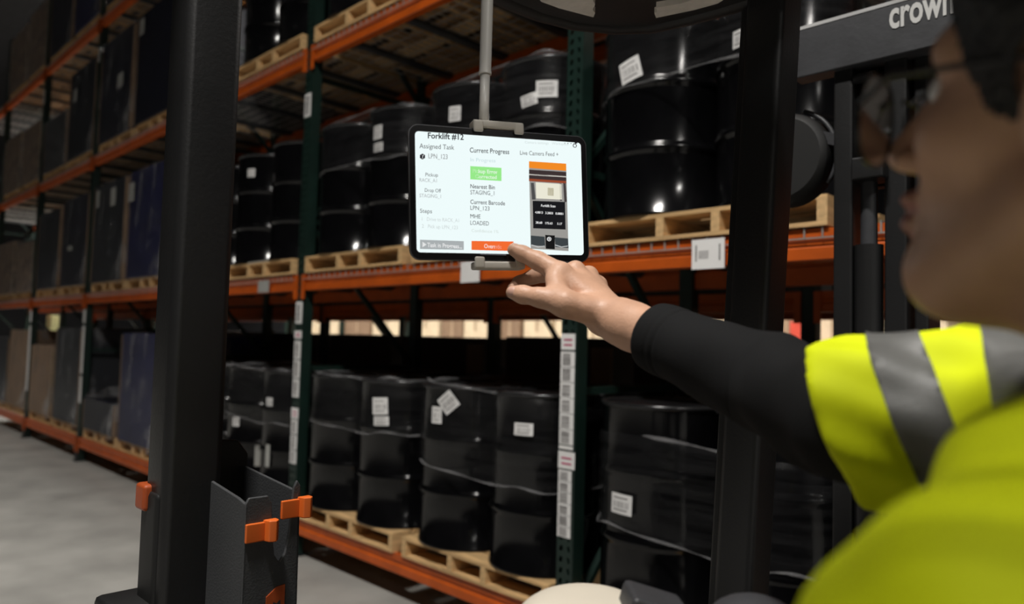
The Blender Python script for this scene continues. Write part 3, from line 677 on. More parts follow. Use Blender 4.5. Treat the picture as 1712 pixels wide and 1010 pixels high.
# ------------------------------------------------------------------ tablet on its pole
TW, THt = .2928, .2058
_tr = Matrix.Rotation(math.hypot(.05319, .3357, .01345), 3, Vector((.05319, -.3357, .01345)))     # tilt of the tablet relative to the lens axis
_cv = lambda a: a[0]*RT+a[1]*UP+a[2]*FW
tc_ = CAM+_cv((-.01545, .1662, 1.165)); tx = _cv([_tr[i][0] for i in range(3)]); ty = _cv([_tr[i][1] for i in range(3)]); tn = np.cross(tx, ty)
tb = thing('tablet', 'black framed tablet with a lit white task screen hanging from a grey pole', 'tablet')
tb.matrix_world = Matrix([[tx[i], ty[i], tn[i], tc_[i]] for i in range(3)]+[[0, 0, 0, 1]])
def rrect(w_, h_, r, n=8):
    out = []
    for cx, cy, a0 in ((w_/2-r, h_/2-r, 0), (-w_/2+r, h_/2-r, 90), (-w_/2+r, -h_/2+r, 180), (w_/2-r, -h_/2+r, 270)):
        out += [(cx+r*math.cos(math.radians(a0+90*k/n)), cy+r*math.sin(math.radians(a0+90*k/n))) for k in range(n+1)]
    return out
obj('back_shell', MB().prism([(x, y, -.0065) for x, y in rrect(TW, THt, .016)], (0, 0, .0062)), MT['tabedge'], tb)
obj('bezel', MB().prism([(x, y, -.0003) for x, y in rrect(TW-.003, THt-.003, .0145)], (0, 0, .0008)), MT['tabl'], tb)
def T(px, py):
    v = ray(px, py); t = ((tc_-CAM)@tn)/(v@tn); p = CAM+v*t-tc_; return np.array([p@tx, p@ty])
s0, s1 = T(693, 216), T(972.5, 431); s2, s3 = T(694.5, 424), T(968, 239)
sw = TW-.020; sh = THt-.0225
scr = obj('screen', MB().prism([(x, y, .0005) for x, y in rrect(sw, sh, .006)], (0, 0, .0004)), glow('screen_white', (.86, .97, .97), 1.0), tb)
GL = {}
def g(col, s=1.0):
    k = (col, s)
    if k not in GL: GL[k] = glow('screen_pixels', col, s*.95)
    return GL[k]
ZS = [.0011]
def panel(name, corners, col, z=.0010):
    pts = [T(*c) for c in corners]; return obj(name, MB().prism([(p[0], p[1], z) for p in pts], (0, 0, .0002)), g(col), scr)
def stext(s, x0, y0, x1, hpx, col, bold=0, z=.0012, name='screen_text', y1=None):
    v, f = text_arr(s, bold); v = v-np.array([v[:, 0].min(), 0, 0]); v[:, 0] /= v[:, 0].max()
    cap = .69; a = T(x0, y0); b = T(x1, y1 if y1 is not None else y0+(x1-x0)*.045); c = T(x0, y0-hpx); ax = b-a; ay = (c-a)
    obj(name, MB().add([(a[0]+ax[0]*p[0]+ay[0]*p[1]/cap, a[1]+ax[1]*p[0]+ay[1]*p[1]/cap, z) for p in v], f), g(col), scr)
DK, MD, LT, VL = (.02, .02, .025), (.10, .10, .11), (.42, .44, .45), (.62, .68, .68)
stext('Forklift #12', 715, 231.5, 775, 9.5, DK, .02)
stext('Assigned Task', 701, 248, 759, 8, (.08, .08, .09)); stext('LPN_123', 716, 265, 748, 8, (.22, .22, .23))
hx = [(701.5+5*math.cos(a)+4.5, 262+5*math.sin(a)) for a in np.linspace(math.pi/6, math.pi/6+2*math.pi, 6, endpoint=False)]
panel('parcel_icon', hx, DK); stext('Y', 704, 265, 708.5, 6, (.9, .95, .95), .03)
stext('Pickup', 711, 295, 732, 6, MD); stext('RACK_A1', 701, 304, 730, 6, LT); stext('Drop Off', 710, 321, 737, 6, MD); stext('STAGING_1', 701, 330, 737, 6, LT)
stext('Steps', 702, 356, 722, 7, MD); stext('1   Drive to RACK_A1', 705, 369, 767, 6, VL); stext('2   Pick up LPN_123', 705, 381, 765, 6, VL)
panel('grey_button', [(702, 401), (775, 403.5), (775, 418), (702, 416.5)], (.42, .45, .46)); stext('Task in Progress...', 714, 413, 772, 7, (.95, .95, .95), .02)
panel('play_icon', [(706, 404.5), (713, 409), (706, 413.5)], (.95, .95, .95))
stext('Current Progress', 785, 255, 851, 8, DK, .008); stext('In Progress', 786, 270, 828, 6, (.60, .76, .78))
panel('green_banner', [(786, 278), (838, 281), (838, 303), (786, 300)], (.33, .86, .27)); stext('Pickup Error', 790, 289, 832, 6, (.95, 1, .95), .02); stext('Corrected', 794, 298, 830, 6, (.95, 1, .95), .02)
stext('Nearest Bin', 786, 315, 827, 7, MD, .01); stext('STAGING_1', 786, 325, 826, 7, MD); stext('Current Barcode', 786, 341, 844, 7, MD, .01); stext('LPN_123', 786, 351, 818, 7, MD)
stext('MHE', 786, 365, 803, 7, DK); stext('LOADED', 786, 376, 817, 7, MD); stext('Confidence 1%', 788, 388, 833, 5, (.66, .74, .70))
panel('orange_button', [(788, 403), (858, 404), (858, 420), (788, 418)], (.95, .16, .035)); stext('Override', 809, 415, 838, 7, (1, .95, .9), .02)
panel('home_bar', [(803, 424.5), (846, 425.7), (846, 427), (803, 425.8)], (.12, .12, .13))
stext('Live Camera Feed +', 869, 259, 933, 7, MD)
stext('Camera settings   Workspace', 877, 240, 950, 4, (.66, .74, .74)); stext('. . . .', 943, 240, 960, 5, MD, .03); panel('status_dot', [(960, 238), (963, 237), (965, 240), (961, 241)], DK)
stext('o', 957, 247, 964, 10, MD)
# live camera picture
panel('camera_picture', [(884, 270), (946, 274), (950, 420), (887, 416)], (.34, .33, .31), .0010)
for nm, cs, col in (('picture_beam', [(884, 270), (946, 274), (946, 286), (884, 281)], (.93, .27, .02)), ('picture_shade', [(884, 284), (946, 288), (946, 303), (884, 299)], (.05, .035, .035)),
    ('picture_beam', [(884, 299), (946, 303), (946, 307), (884, 303)], (.32, .07, .03)), ('picture_daylight', [(895, 305), (938, 308), (939, 334), (896, 332)], (.86, .84, .70)),
    ('picture_box', [(915, 314), (925, 315), (925, 328), (915, 327)], (.42, .38, .24)), ('picture_post', [(887, 306), (892, 306), (895, 334), (889, 334)], (.08, .08, .08)), ('picture_post', [(935, 307), (938, 307), (939, 336), (936, 336)], (.07, .05, .05)), ('picture_post', [(941, 305), (945, 305), (947, 338), (943, 338)], (.06, .05, .05)),
    ('picture_beam', [(884, 291), (946, 295), (946, 297), (884, 293)], (.75, .72, .66)),
    ('data_panel', [(890, 336), (944, 338), (945, 384), (891, 382)], (.012, .012, .014)), ('picture_drum', [(887, 394), (910, 396), (911, 412), (887, 410)], (.05, .06, .065)), ('picture_drum', [(927, 397), (949, 399), (950, 415), (928, 413)], (.05, .06, .065)),
    ('picture_gap', [(911, 393), (927, 394), (927, 417), (912, 416)], (.01, .01, .01))):
    panel(nm, cs, col, .0012 if nm != 'data_panel' else .0013)
for px in (899, 938):
    mbp = [(px-11, 409), (px, 412.5), (px+11, 411), (px+11, 412.2), (px, 413.8), (px-11, 410.5)]; panel('picture_hoop', mbp, (.6, .62, .62), .0014)
WH = (.92, .92, .92)
stext('Forklift Scan', 904, 346, 928, 4, WH, .02, .0016)
for x, y, s, w_ in ((894, 357, '4.8813', 13), (911, 358, '3.2803', 13), (928, 359, '0.8881', 13), (895, 374, '38.68', 11), (911, 375, '175.63', 12), (931, 376, '5.17', 8)): stext(s, x, y, x+w_, 3.6, WH, .02, .0016)
ringp = [(917.5+3.6*math.cos(a), 400+3.6*math.sin(a)) for a in np.linspace(0, 2*math.pi, 20, endpoint=False)]; panel('shutter_ring', ringp, WH, .0015)
panel('shutter_ring', [(917.5+(x-917.5)*.68, 400+(y-400)*.68) for x, y in ringp], (.02, .02, .02), .0017); panel('shutter_ring', [(917.5+(x-917.5)*.35, 400+(y-400)*.35) for x, y in ringp], WH, .0019)
# holder: telescopic pole and sprung clamp
hd = thing('tablet_holder', 'grey telescopic pole with a sprung clamp gripping the tablet', 'holder', tuple(pt))
def hobj(name, mb, m, **k):
    mb.v = [tuple(np.array(p)-pt) for p in mb.v]; return obj(name, mb, MT[m], hd, **k)
pz = T(813, 205); pb = tc_+tx*pz[0]+ty*(pz[1])-tn*.014
pm = P(811, 128, 1.19); pm = pb+(np.array([0, 0, 1]))*(pm[2]-pb[2]); ptop = np.array([pm[0], pm[1], 2.3])
hobj('pole', MB().tube([pb-np.array([0, 0, .02]), pm], .0078, 20), 'arm', smooth=True)
hobj('outer_tube', MB().tube([pm, pm+np.array([0, 0, .004]), pm+np.array([0, 0, .005]), ptop], [.0102, .0102, .0095, .0095], 20), 'arm', smooth=True, angle=40)
hobj('ceiling_bracket', MB().box((ptop[0]-.05, ptop[1]-.3, 2.29), (ptop[0]+.05, ptop[1]+.3, 2.31)), 'truck')
def jaw(x0, x1, yedge, sgn):
    a, b = T(x0, 0)[0], T(x1, 0)[0]; mb = MB()
    def bx(u0, u1, v0, v1, n0, n1):
        c = tc_+tx*u0+ty*v0+tn*n0; mb.frame(c, tx*(u1-u0), ty*(v1-v0), tn*(n1-n0))
    e = sgn*THt/2; q = lambda v: e+sgn*v
    bx(a, b, min(q(.001), q(.013)), max(q(.001), q(.013)), -.02, .006)
    for u in (a, b-.016): bx(u, u+.016, min(q(-.006), q(.012)), max(q(-.006), q(.012)), .0015, .007)
    bx(a+.012, b-.012, min(q(-.03), q(.004)), max(q(-.03), q(.004)), -.02, -.009)
    return mb
hobj('clamp_jaw', jaw(786, 869, 0, 1), 'clamp', bevel=.003); hobj('clamp_jaw', jaw(784, 866, 0, -1), 'clamp', bevel=.003)
mb = MB(); mb.frame(tc_-tx*.012-ty*THt/2-tn*.018, tx*.024, ty*THt, tn*.008); hobj('clamp_spine', mb, 'clamp', bevel=.003)
# ------------------------------------------------------------------ the operator
def surface_nets(D, org, h):
    S = D < 0; nx, ny, nz = D.shape
    cnt = np.zeros((nx-1, ny-1, nz-1), np.float32); acc = np.zeros((nx-1, ny-1, nz-1, 3), np.float32)
    corners = [(i, j, k) for i in (0, 1) for j in (0, 1) for k in (0, 1)]
    def sl(c): return (slice(c[0], nx-1+c[0]), slice(c[1], ny-1+c[1]), slice(c[2], nz-1+c[2]))
    for a in corners:
        for ax in range(3):
            if a[ax]: continue
            b = list(a); b[ax] = 1; b = tuple(b)
            da, db = D[sl(a)], D[sl(b)]; m = (da < 0) != (db < 0)
            t = np.where(m, da/np.where(m, da-db, 1), 0)
            for q in range(3): acc[..., q] += np.where(m, a[q]+(t if q == ax else 0), 0)
            cnt += m
    act = cnt > 0; idx = -np.ones(act.shape, np.int64); idx[act] = np.arange(act.sum())
    ii = np.argwhere(act); V = (ii+acc[act]/cnt[act][:, None])*h+org
    Fs = []
    for ax in range(3):
        o1, o2 = [q for q in range(3) if q != ax]
        a = [slice(1, n-1) for n in D.shape]; b = list(a); a[ax] = slice(0, D.shape[ax]-1); b[ax] = slice(1, D.shape[ax])
        sa, sb = S[tuple(a)], S[tuple(b)]; m = sa != sb; g_ = np.argwhere(m)
        base = g_.copy(); base[:, o1] += 1; base[:, o2] += 1
        def at(d1, d2):
            c = base.copy(); c[:, o1] -= d1; c[:, o2] -= d2; return idx[c[:, 0], c[:, 1], c[:, 2]]
        q = np.stack([at(1, 1), at(0, 1), at(0, 0), at(1, 0)], 1)
        flip = sa[m] if ax != 1 else ~sa[m]
        q[~flip] = q[~flip][:, ::-1]; Fs.append(q)
    return V, np.concatenate(Fs)
def grid(lo, hi, h):
    n = [int((b-a)/h)+2 for a, b in zip(lo, hi)]
    ax = [np.arange(k, dtype=np.float32)*h+a for k, a in zip(n, lo)]
    return np.stack(np.meshgrid(*ax, indexing='ij'), -1)
def cone(p, a, b, ra, rb):
    a = np.array(a, np.float32); b = np.array(b, np.float32); d = b-a; L2 = float(d@d)
    t = np.clip(((p-a)@d)/L2, 0, 1); return np.linalg.norm(p-a-t[..., None]*d, axis=-1)-(ra+(rb-ra)*t)
def ell(p, c, r, axes=None):
    q = p-np.array(c, np.float32)
    if axes is not None: q = q@np.array(axes, np.float32).T
    r = np.array(r, np.float32); k0 = np.linalg.norm(q/r, axis=-1); k1 = np.linalg.norm(q/(r*r), axis=-1); return k0*(k0-1)/np.maximum(k1, 1e-6)
def smin(a, b, k): 
    h = np.clip(.5+.5*(b-a)/k, 0, 1); return b+(a-b)*h-k*h*(1-h)
def smax(a, b, k): return -smin(-a, -b, k)
def cm(px, py, d): return np.array([(px-856)/F_PX*d, (505-py)/F_PX*d, d])
def npmesh(name, V, Fq, mats, smooth=True):
    m = bpy.data.meshes.new(name); m.from_pydata(V.tolist(), [], Fq.tolist()); m.update()
    for x in mats: m.materials.append(x)
    m.polygons.foreach_set('use_smooth', [smooth]*len(m.polygons)); return m
def relax(V, Fq, it=2, lam=.5):
    e = np.concatenate([Fq[:, [0, 1]], Fq[:, [1, 2]], Fq[:, [2, 3]], Fq[:, [3, 0]]])
    for _ in range(it):
        s = np.zeros_like(V); c = np.zeros(len(V)); np.add.at(s, e[:, 0], V[e[:, 1]]); np.add.at(c, e[:, 0], 1); np.add.at(s, e[:, 1], V[e[:, 0]]); np.add.at(c, e[:, 1], 1)
        V = V+lam*(s/np.maximum(c, 1)[:, None]-V)
    return V
def vnormals(V, Fq):
    n = np.cross(V[Fq[:, 2]]-V[Fq[:, 0]], V[Fq[:, 3]]-V[Fq[:, 1]]); N = np.zeros_like(V)
    for k in range(4): np.add.at(N, Fq[:, k], n)
    return N/np.maximum(np.linalg.norm(N, axis=1), 1e-9)[:, None]
def submesh(V, Fq, keep):
    Fk = Fq[keep]; u = np.unique(Fk); mp = -np.ones(len(V), int); mp[u] = np.arange(len(u)); return V[u], mp[Fk], u
# pose, in camera-frame metres
RSH = cm(1700, 706, .635); REL = cm(1285, 642, .842); RWR = cm(1012, 527, 1.09)
LSH = np.array([.205, -.165, .275]); LEL = np.array([.12, -.42, .40]); LWR = np.array([.10, -.37, .66])
NB = np.array([.40, -.115, .41])
HA, HP = math.radians(57), math.radians(12)
NOSE = cm(1484, 268, .545); HS = 1.12
hF = np.array([-math.cos(HA)*math.cos(HP), math.sin(HP), math.sin(HA)*math.cos(HP)])
hL = np.array([-math.sin(HA), 0, -math.cos(HA)]); hU = np.cross(hF, hL); hU = hU if hU[1] > 0 else -hU
HC = NOSE-(.122*hF-.04*hU)*HS
AX = np.stack([hF, hL, hU])
def hp(f, l, u): return HC+HS*(f*hF+l*hL+u*hU)
# head
def head_sdf(p):
    q = ((p-HC)@AX.T)/HS
    d = ell(q, (-.012, 0, .035), (.098, .077, .094))
    d = smin(d, ell(q, (.022, 0, -.035), (.070, .060, .088)), .03)
    d = smin(d, ell(q, (.052, 0, -.104), (.038, .036, .024)), .03)
    ql = q.copy(); ql[..., 1] = np.abs(ql[..., 1])
    d = smin(d, cone(ql, (.0, .055, -.06), (.055, .025, -.108), .018, .016), .025)            # jaw line
    d = smin(d, ell(ql, (.052, .042, -.03), (.026, .022, .02)), .02)                       # cheek
    d = smin(d, cone(ql, (.084, .012, .02), (.068, .045, .018), .011, .011), .014)         # brow
    d = smax(d, -ell(ql, (.096, .032, -.002), (.018, .019, .013)), .012)                   # socket
    d = smin(d, cone(q, (.088, 0, .006), (.110, 0, -.036), .0075, .0115), .012)            # nose
    d = smin(d, ell(ql, (.098, .0115, -.041), (.012, .0085, .008)), .006)
    d = smin(d, ell(q, (.090, 0, -.064), (.013, .024, .0075)), .006); d = smin(d, ell(q, (.088, 0, -.0785), (.013, .021, .0085)), .006)
    d = smin(d, ell(ql, (-.012, .079, -.015), (.026, .010, .033)), .008)                   # ear
    d = smax(d, -ell(ql, (-.006, .090, -.014), (.014, .008, .018)), .006)
    return d*HS
lo = HC-np.array([.17, .2, .17]); hi = HC+np.array([.17, .16, .17]); h = .0033
G = grid(lo, hi, h); D = head_sdf(G)
D = smin(D, cone(G, hp(-.025, 0, -.07), NB+np.array([0, -.06, 0]), .056, .064), .03)
hV, hF_ = surface_nets(D, lo, h); hV = relax(hV, hF_, 2, .4)
# torso and arms under the clothes (coarse), pelvis and legs
lo2 = np.array([-.1, -1.32, .1]); hi2 = np.array([.72, .02, 1.0]); h2 = .013
PEL = np.array([.40, -.62, .40]); FACE = np.array([-.77, 0, .64]); SIDE = np.array([.64, 0, .77])
KN = [PEL+SIDE*s*.11+FACE*.03+np.array([0, -.36, 0]) for s in (-1, 1)]; AN = [PEL+SIDE*s*.12+np.array([0, -.70, 0]) for s in (-1, 1)]
MIDS = (RSH+LSH)/2
def torso(p, g=0.0):
    d = ell(p, MIDS*.35+NB*.65+np.array([.02, -.27, -.01]), (.13+g, .22+g, .13+g), None)
    d = smin(d, cone(p, LSH+np.array([.03, -.03, 0]), RSH+np.array([.04, -.02, -.02]), .062+g, .062+g), .05)
    d = smin(d, cone(p, NB+np.array([.0, -.07, 0]), PEL, .12+g, .13+g), .06)
    d = smin(d, cone(p, NB+np.array([0, -.02, 0]), LSH, .055+g, .055+g), .04); d = smin(d, cone(p, NB+np.array([0, -.02, 0]), RSH, .055+g, .055+g), .04)
    TZ = np.array([.280, -.108, .358]); d = smin(d, cone(p, LSH, TZ, .066+g, .050+g), .03); d = smin(d, cone(p, TZ, NB+np.array([-.03, .035, -.01]), .050+g, .055+g), .04)
    return d
G2 = grid(lo2, hi2, h2); D2 = torso(G2, -.004)
for s in (0, 1):
    D2 = smin(D2, cone(G2, PEL+SIDE*(-1, 1)[s]*.085, KN[s], .085, .06), .03); D2 = smin(D2, cone(G2, KN[s], AN[s], .056, .04), .02)
D2 = smin(D2, cone(G2, RSH, REL, .052, .042), .03); D2 = smin(D2, cone(G2, LSH, LEL, .052, .042), .03)
tV, tF_ = surface_nets(D2, lo2, h2)
# right forearm and hand
def chain(d, p, pts, rs, k, k0=None):
    for i in range(len(pts)-1): d = smin(d, cone(p, pts[i], pts[i+1], rs[i], rs[i+1]), k if i or k0 is None else k0)
    return d
MCP = [cm(938, 458, 1.122), cm(962, 454, 1.146), cm(984, 462, 1.165), cm(1000, 478, 1.178)]
def hand_sdf(p):
    d = cone(p, REL, RWR+(REL-RWR)*.12, .044, .0300)
    d = smin(d, cone(p, RWR+(REL-RWR)*.2, RWR, .030, .0275), .02)
    for m, r in zip(MCP, (.0165, .0150, .0145, .0135)): d = smin(d, cone(p, RWR, m, .0235, r), .014)
    for m in MCP: d = smin(d, ell(p, m+np.array([.0, .004, -.003]), (.012, .011, .011)), .008)
    f = chain(np.full(p.shape[:-1], 9., np.float32), p, [MCP[0], cm(900, 436.5, 1.142), cm(873, 424, 1.152), cm(858.5, 417.5, 1.1530)], [.0168, .0142, .0122, .0098], .006)
    d = smin(d, f, .006)
    f = chain(np.full(p.shape[:-1], 9., np.float32), p, [MCP[1], cm(893, 462, 1.182), cm(868, 472, 1.180), cm(857, 482, 1.165)], [.014, .0115, .010, .0085], .005)
    d = smin(d, f, .005)
    f = chain(np.full(p.shape[:-1], 9., np.float32), p, [MCP[2], cm(938, 482, 1.205), cm(934, 502, 1.190), cm(948, 510, 1.165)], [.0135, .011, .0095, .008], .005)
    d = smin(d, f, .005)
    f = chain(np.full(p.shape[:-1], 9., np.float32), p, [MCP[3], cm(968, 498, 1.205), cm(965, 514, 1.190), cm(977, 520, 1.168)], [.0125, .010, .009, .0075], .005)
    d = smin(d, f, .005)
    t = chain(np.full(p.shape[:-1], 9., np.float32), p, [cm(1000, 522, 1.072), cm(945, 508, 1.066), cm(903, 497.5, 1.078), cm(874, 492.5, 1.092), cm(857, 489, 1.098)], [.022, .0195, .0135, .0126, .0100], .008)
    d = smin(d, t, .012)
    d = smin(d, cone(p, cm(928, 468, 1.108), cm(934, 494, 1.082), .0150, .0165), .012)      # web between thumb and index
    return d
lo3 = np.array([-.03, -.10, .98]); hi3 = np.array([.27, .115, 1.235]); h3 = .0021
G3 = grid(lo3, hi3, h3); D3 = hand_sdf(G3)
gV, gF_ = surface_nets(D3, lo3, h3); gV = relax(gV, gF_, 2, .45)
# left forearm and hand resting on the console
def lhand(p):
    d = cone(p, LEL, LWR, .042, .028); d2_ = (LWR-LEL)/np.linalg.norm(LWR-LEL); sd = np.array([1., 0, 0])
    for i in range(4):
        m = LWR+d2_*.085+sd*(.024*(i-1.5)); d = smin(d, cone(p, LWR, m, .022, .013), .012)
        d = smin(d, cone(p, m, m+d2_*.04+np.array([0, -.008, 0]), .0115, .010), .004); d = smin(d, cone(p, m+d2_*.04+np.array([0, -.008, 0]), m+d2_*(.06+.006*(i in (1, 2)))+np.array([0, -.03, 0]), .0095, .008), .004)
    a = LWR+d2_*.03+sd*.03; d = smin(d, cone(p, LWR, a, .02, .014), .01); return smin(d, cone(p, a, a+d2_*.05+sd*.02, .0125, .009), .005)
lo4 = np.minimum(LEL, LWR)-np.array([.09, .09, .06]); hi4 = np.maximum(LEL, LWR)+np.array([.09, .09, .2]); h4 = .0045
G4 = grid(lo4, hi4, h4); lV, lF_ = surface_nets(lhand(G4), lo4, h4)
V = np.concatenate([hV, tV, gV, lV]); o1 = len(hV); o2 = o1+len(tV); o3 = o2+len(gV)
Fq = np.concatenate([hF_, tF_+o1, gF_+o2, lF_+o3])
WV = c2w(V); base = c2w(PEL); base[2] = .2
pr = thing('person', 'person in a yellow hi-vis shirt and glasses tapping the tablet with an outstretched finger', 'person', tuple(base))
bm_ = npmesh('body', WV-base, Fq, [MT['skin'], MT['lips']])
q = (V[Fq[:len(hF_)]].mean(1)-HC)@AX.T/HS
lipm = (np.abs(q[:, 1]) < .023) & (q[:, 0] > .083) & (((q[:, 2]+.064)/.007)**2 < 1) | (np.abs(q[:, 1]) < .02) & (q[:, 0] > .083) & (((q[:, 2]+.0785)/.008)**2 < 1)
mi = np.zeros(len(Fq), np.int32); mi[:len(hF_)][lipm] = 1; bm_.polygons.foreach_set('material_index', mi)
obj('body', bm_, None, pr)
def pobj(name, V, Fq, m, extra=None, **k): return obj(name, npmesh(name, c2w(V)-base, Fq, [MT[m]]), None, extra or pr, **k)
# hair: an offset shell over the crown, sides and nape
qv = (hV-HC)@AX.T/HS; N = vnormals(hV, hF_)
fc = qv[hF_].mean(1)
line = np.interp(fc[:, 0], [-.06, -.035, -.02, .03, .045, .065, .09], [-.085, -.075, -.03, -.02, .0, .03, .056])
ear = (np.abs(fc[:, 1]) > .076) & (fc[:, 2] < .02) & (fc[:, 2] > -.06)
keep = (fc[:, 2] > line) & ~ear
sv, sf, u = submesh(hV, hF_, keep)
fade = np.clip((qv[u][:, 2]-np.interp(qv[u][:, 0], [-.06, -.02, .03, .09], [-.085, -.03, -.02, .056]))/.05, 0, 1)
pobj('hair', sv+N[u]*(.003+.016*fade+.003*rng.random(len(u)))[:, None], sf, 'hair')
# brows and eyes
for s in (-1, 1):
    mb = MB()
    pts = [hp(.090-.010*t*t-.012*t, s*(.014+.036*t), .021+.006*math.sin(t*3)) for t in np.linspace(0, 1, 7)]
    mb.tube([c2w(p_)-base for p_ in pts], [.0025, .0035, .004, .004, .0035, .003, .0015], 8); obj('eyebrow', mb, MT['hair'], pr, smooth=True)
    c = hp(.074, s*.031, -.002); mb = MB(); mb.lathe([(max(.0001, .0122*math.sin(a)), .0122*math.cos(a)) for a in np.linspace(math.pi, 0, 12)], 16)
    ey = obj('eye', mb, MT['eye'], pr, loc=tuple(c2w(c)-base), smooth=True)
    c2 = hp(.0835, s*.031, -.003); mb = MB(); mb.lathe([(max(.0001, .006*math.sin(a)), .006*math.cos(a)) for a in np.linspace(math.pi, 0, 8)], 12)
    obj('iris', mb, MT['hair'], ey, loc=tuple(c2w(c2)-c2w(c)), smooth=True)
# finger nails
def nail(tip, prev, nrm, w_, l_, r_):
    tip, prev = np.array(tip), np.array(prev); d = tip-prev; d /= np.linalg.norm(d); n = nrm-d*(nrm@d); n /= np.linalg.norm(n); s = np.cross(d, n)
    V = []; F = []
    for j, v in enumerate(np.linspace(-.5, .5, 6)):
        for i, a in enumerate(np.linspace(-.9, .9, 7)):
            taper = 1-.25*max(0, abs(v)*2-.6); V.append(tip+d*(v*l_)+s*math.sin(a)*w_*taper+n*(r_+(math.cos(a)-1)*w_*.8-.0012*(v > .3)))
    for j in range(5):
        for i in range(6): F.append((j*7+i, j*7+i+1, (j+1)*7+i+1, (j+1)*7+i))
    mb = MB(); mb.add([c2w(p_)-base for p_ in V], F); obj('fingernail', mb, MT['nail'], pr, smooth=True)
nail(cm(860, 418, 1.1555), cm(873, 424, 1.152), np.array([-.25, .9, -.45]), .0072, .0125, .0112)
nail(cm(861, 489.5, 1.0970), cm(874, 492.5, 1.092), np.array([-.35, .15, -.93]), .0082, .0145, .0122)
# black knit sleeve on the right forearm
SLV = [REL+(RWR-REL)*t for t in (.62, .58, .53, .45, .3, .15, .0)]+[cm(1330, 664, .79), cm(1385, 688, .74), cm(1440, 702, .695), cm(1540, 706, .665), RSH]
SLR = [.0435, .0447, .0450, .0445, .0475, .0505, .0525, .0550, .058, .06, .06, .06]
def sleeve(pts, rs, n=48, m=70, wr=.0018, cuff=None):
    pts = np.array(pts); L = np.r_[0, np.cumsum(np.linalg.norm(np.diff(pts, axis=0), axis=1))]; V = []; t0 = np.linspace(0, L[-1], m)
    C = np.stack([np.interp(t0, L, pts[:, k]) for k in range(3)], 1)
    for _ in range(3): C[1:-1] = (C[:-2]+2*C[1:-1]+C[2:])/4
    R = np.interp(t0, L, rs); ref = np.array([0, 1., 0])
    for i in range(m):
        t = C[min(i+1, m-1)]-C[max(i-1, 0)]; t /= np.linalg.norm(t); a = ref-t*(ref@t); a /= np.linalg.norm(a); b = np.cross(t, a)
        for k in range(n):
            th = 2*math.pi*k/n; r = R[i]
            r += wr*(math.sin(t0[i]*70+th*2.0)+.8*math.sin(t0[i]*38-th*3+1))*min(1, i/60)
            dv = math.sin(th*1.0+t0[i]*14-1.2); r += .0026*max(0, dv)**6*min(1, i/40)
            if cuff:
                for (c0, dep) in cuff: r -= dep*math.exp(-((t0[i]-c0)/.0022)**2)
            V.append(C[i]+r*(math.cos(th)*a+math.sin(th)*b))
    F = [(i*n+k, i*n+(k+1) % n, (i+1)*n+(k+1) % n, (i+1)*n+k) for i in range(m-1) for k in range(n)]
    return np.array(V), np.array(F)
sv, sf = sleeve(SLV, SLR, cuff=[(.040, .0022), (.027, .0014)], m=150)
o = pobj('undershirt_sleeve', sv, sf, 'knit'); so = o.modifiers.new('thick', 'SOLIDIFY'); so.thickness = .003; so.offset = -1
sv, sf = sleeve([LSH+(LEL-LSH)*.5, LEL, LWR+(LEL-LWR)*.15], [.056, .052, .04], m=40); pobj('undershirt_sleeve', sv, sf, 'knit')
# yellow shirt
OPEN_ = cm(1392, 704, .705); AXD = (RSH-OPEN_)/np.linalg.norm(RSH-OPEN_)
cutn = -(AXD+np.array([0, .3, 0])); cutn /= np.linalg.norm(cutn)
lo5 = np.array([-.02, -.62, .13]); hi5 = np.array([.68, .03, .86]); h5 = .0055
G5 = grid(lo5, hi5, h5)
D5 = torso(G5, .010)
arm = cone(G5, OPEN_-AXD*.1, RSH, .0755, .080)
ta = (G5-OPEN_)@AXD
ang = np.arctan2(G5[..., 1]-(OPEN_[1]+ta*AXD[1]), G5[..., 2]-(OPEN_[2]+ta*AXD[2]))
arm = arm+.0030*np.sin(ang*5+ta*26)*np.clip(ta*14, .15, 1)+.0020*np.sin(ang*9-ta*60)
arm = smax(arm, (G5-OPEN_)@cutn, .004)
larm = cone(G5, LSH, LSH+(LEL-LSH)*.62, .094, .085)
nsd = np.sin(G5[..., 0]*38+G5[..., 1]*52)*np.sin(G5[..., 1]*31-G5[..., 2]*40)
D5 = smin(smin(D5, arm, .035), larm, .04)+.0035*nsd
D5 = smax(D5, -cone(G5, NB+np.array([-.02, -.02, .02]), NB+np.array([-.02, .2, .02]), .068, .085), .012)
D5 = smax(D5, -(G5[..., 1]+.60), .01)
jV, jF = surface_nets(D5, lo5, h5); jV = relax(jV, jF, 2, .4)
pobj('hi_vis_shirt', jV, jF, 'hivis')
JN = vnormals(jV, jF); jc = jV[jF].mean(1)
def stripe(axis, org, t0, t1, mask, off=.0016):
    tv_ = (jV-org)@axis; tq = tv_[jF]; sv, sf, u = submesh(jV, jF, (tq.max(1) > t0) & (tq.min(1) < t1) & mask)
    tu = tv_[u]; sv = sv+JN[u]*off+(np.clip(tu, t0, t1)-tu)[:, None]*axis; pobj('reflective_stripe', sv, sf, 'tapeg')
rad = np.linalg.norm(np.cross(jc-OPEN_, AXD), axis=1)
stripe(-cutn, OPEN_, .055, .097, (rad < .125) & (jc[:, 2] > .5))
stripe(AXD, RSH, -.022, .018, (jc[:, 1] > -.3) & (jc[:, 2] > .5))
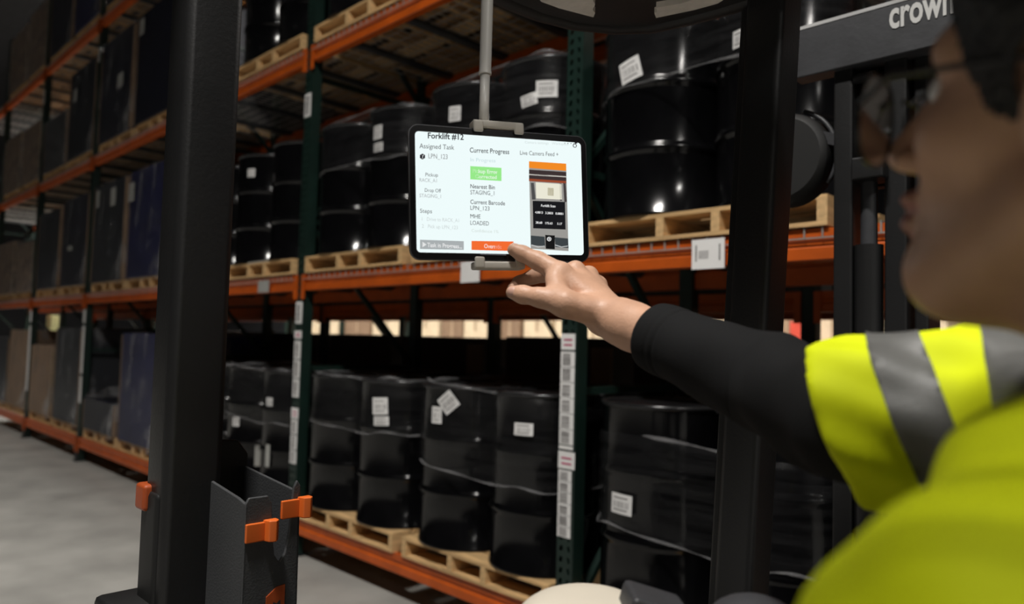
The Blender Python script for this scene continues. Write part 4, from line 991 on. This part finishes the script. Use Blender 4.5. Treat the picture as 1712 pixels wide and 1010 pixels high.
# trousers and boots
sv, sf, u = submesh(tV, tF_, (tV[tF_].mean(1)[:, 1] < -.56)); TN = vnormals(tV, tF_); pobj('trousers', sv+TN[u]*.012, sf, 'trouser')
for s in (0, 1):
    mb = MB(); a = c2w(AN[s]); f_ = c2w(AN[s]+FACE*.2)-a; f_[2] = 0; zb = .2
    mb.tube([(a[0]-f_[0]*.3, a[1]-f_[1]*.3, zb+.05), (a[0], a[1], zb+.055), (a[0]+f_[0]*.5, a[1]+f_[1]*.5, zb+.045), (a[0]+f_[0]*.9, a[1]+f_[1]*.9, zb+.035)], [.04, .05, .047, .03], 14)
    mb.v = [tuple(np.array(p_)-base) for p_ in mb.v]; obj('boot', mb, MT['boot'], pr, smooth=True)
# spectacles
gl = thing('glasses', 'thin dark glasses worn by the person in yellow', 'glasses', tuple(c2w(HC)))
gb = c2w(HC)
for s in (-1, 1):
    cen = hp(.112, s*.036, -.02); e1 = hL*s*.97-hF*.24; e1 /= np.linalg.norm(e1); e2 = hU*.98+hF*.12; n_ = np.cross(e1, e2)
    loop = [cen+HS*(e1*.030*math.copysign(abs(math.cos(a))**.8, math.cos(a))+e2*.027*math.copysign(abs(math.sin(a))**.8, math.sin(a))) for a in np.linspace(0, 2*math.pi, 33)]
    mb = MB(); mb.tube([c2w(p_)-gb for p_ in loop], .0011, 8); obj('rim', mb, MT['gframe'], gl, smooth=True)
    mb = MB(); mb.add([c2w(cen)-gb]+[c2w(p_)-gb for p_ in loop[:-1]], [(0, i+1, (i+1) % 32+1) for i in range(32)]); obj('lens', mb, MT['lens'], gl)
    side = loop[0]+e2*.008; mb = MB(); mb.tube([c2w(p_)-gb for p_ in (side, hp(.085, s*.074, .0), hp(.0, s*.083, .006), hp(-.03, s*.084, -.012))], [.0022, .0022, .002, .0015], 8); obj('temple', mb, MT['gframe'], gl, smooth=True)
mb = MB(); mb.tube([c2w(p_)-gb for p_ in (hp(.113, -.009, -.006), hp(.119, 0, -.002), hp(.113, .009, -.006))], .0012, 8); obj('bridge', mb, MT['gframe'], gl, smooth=True)
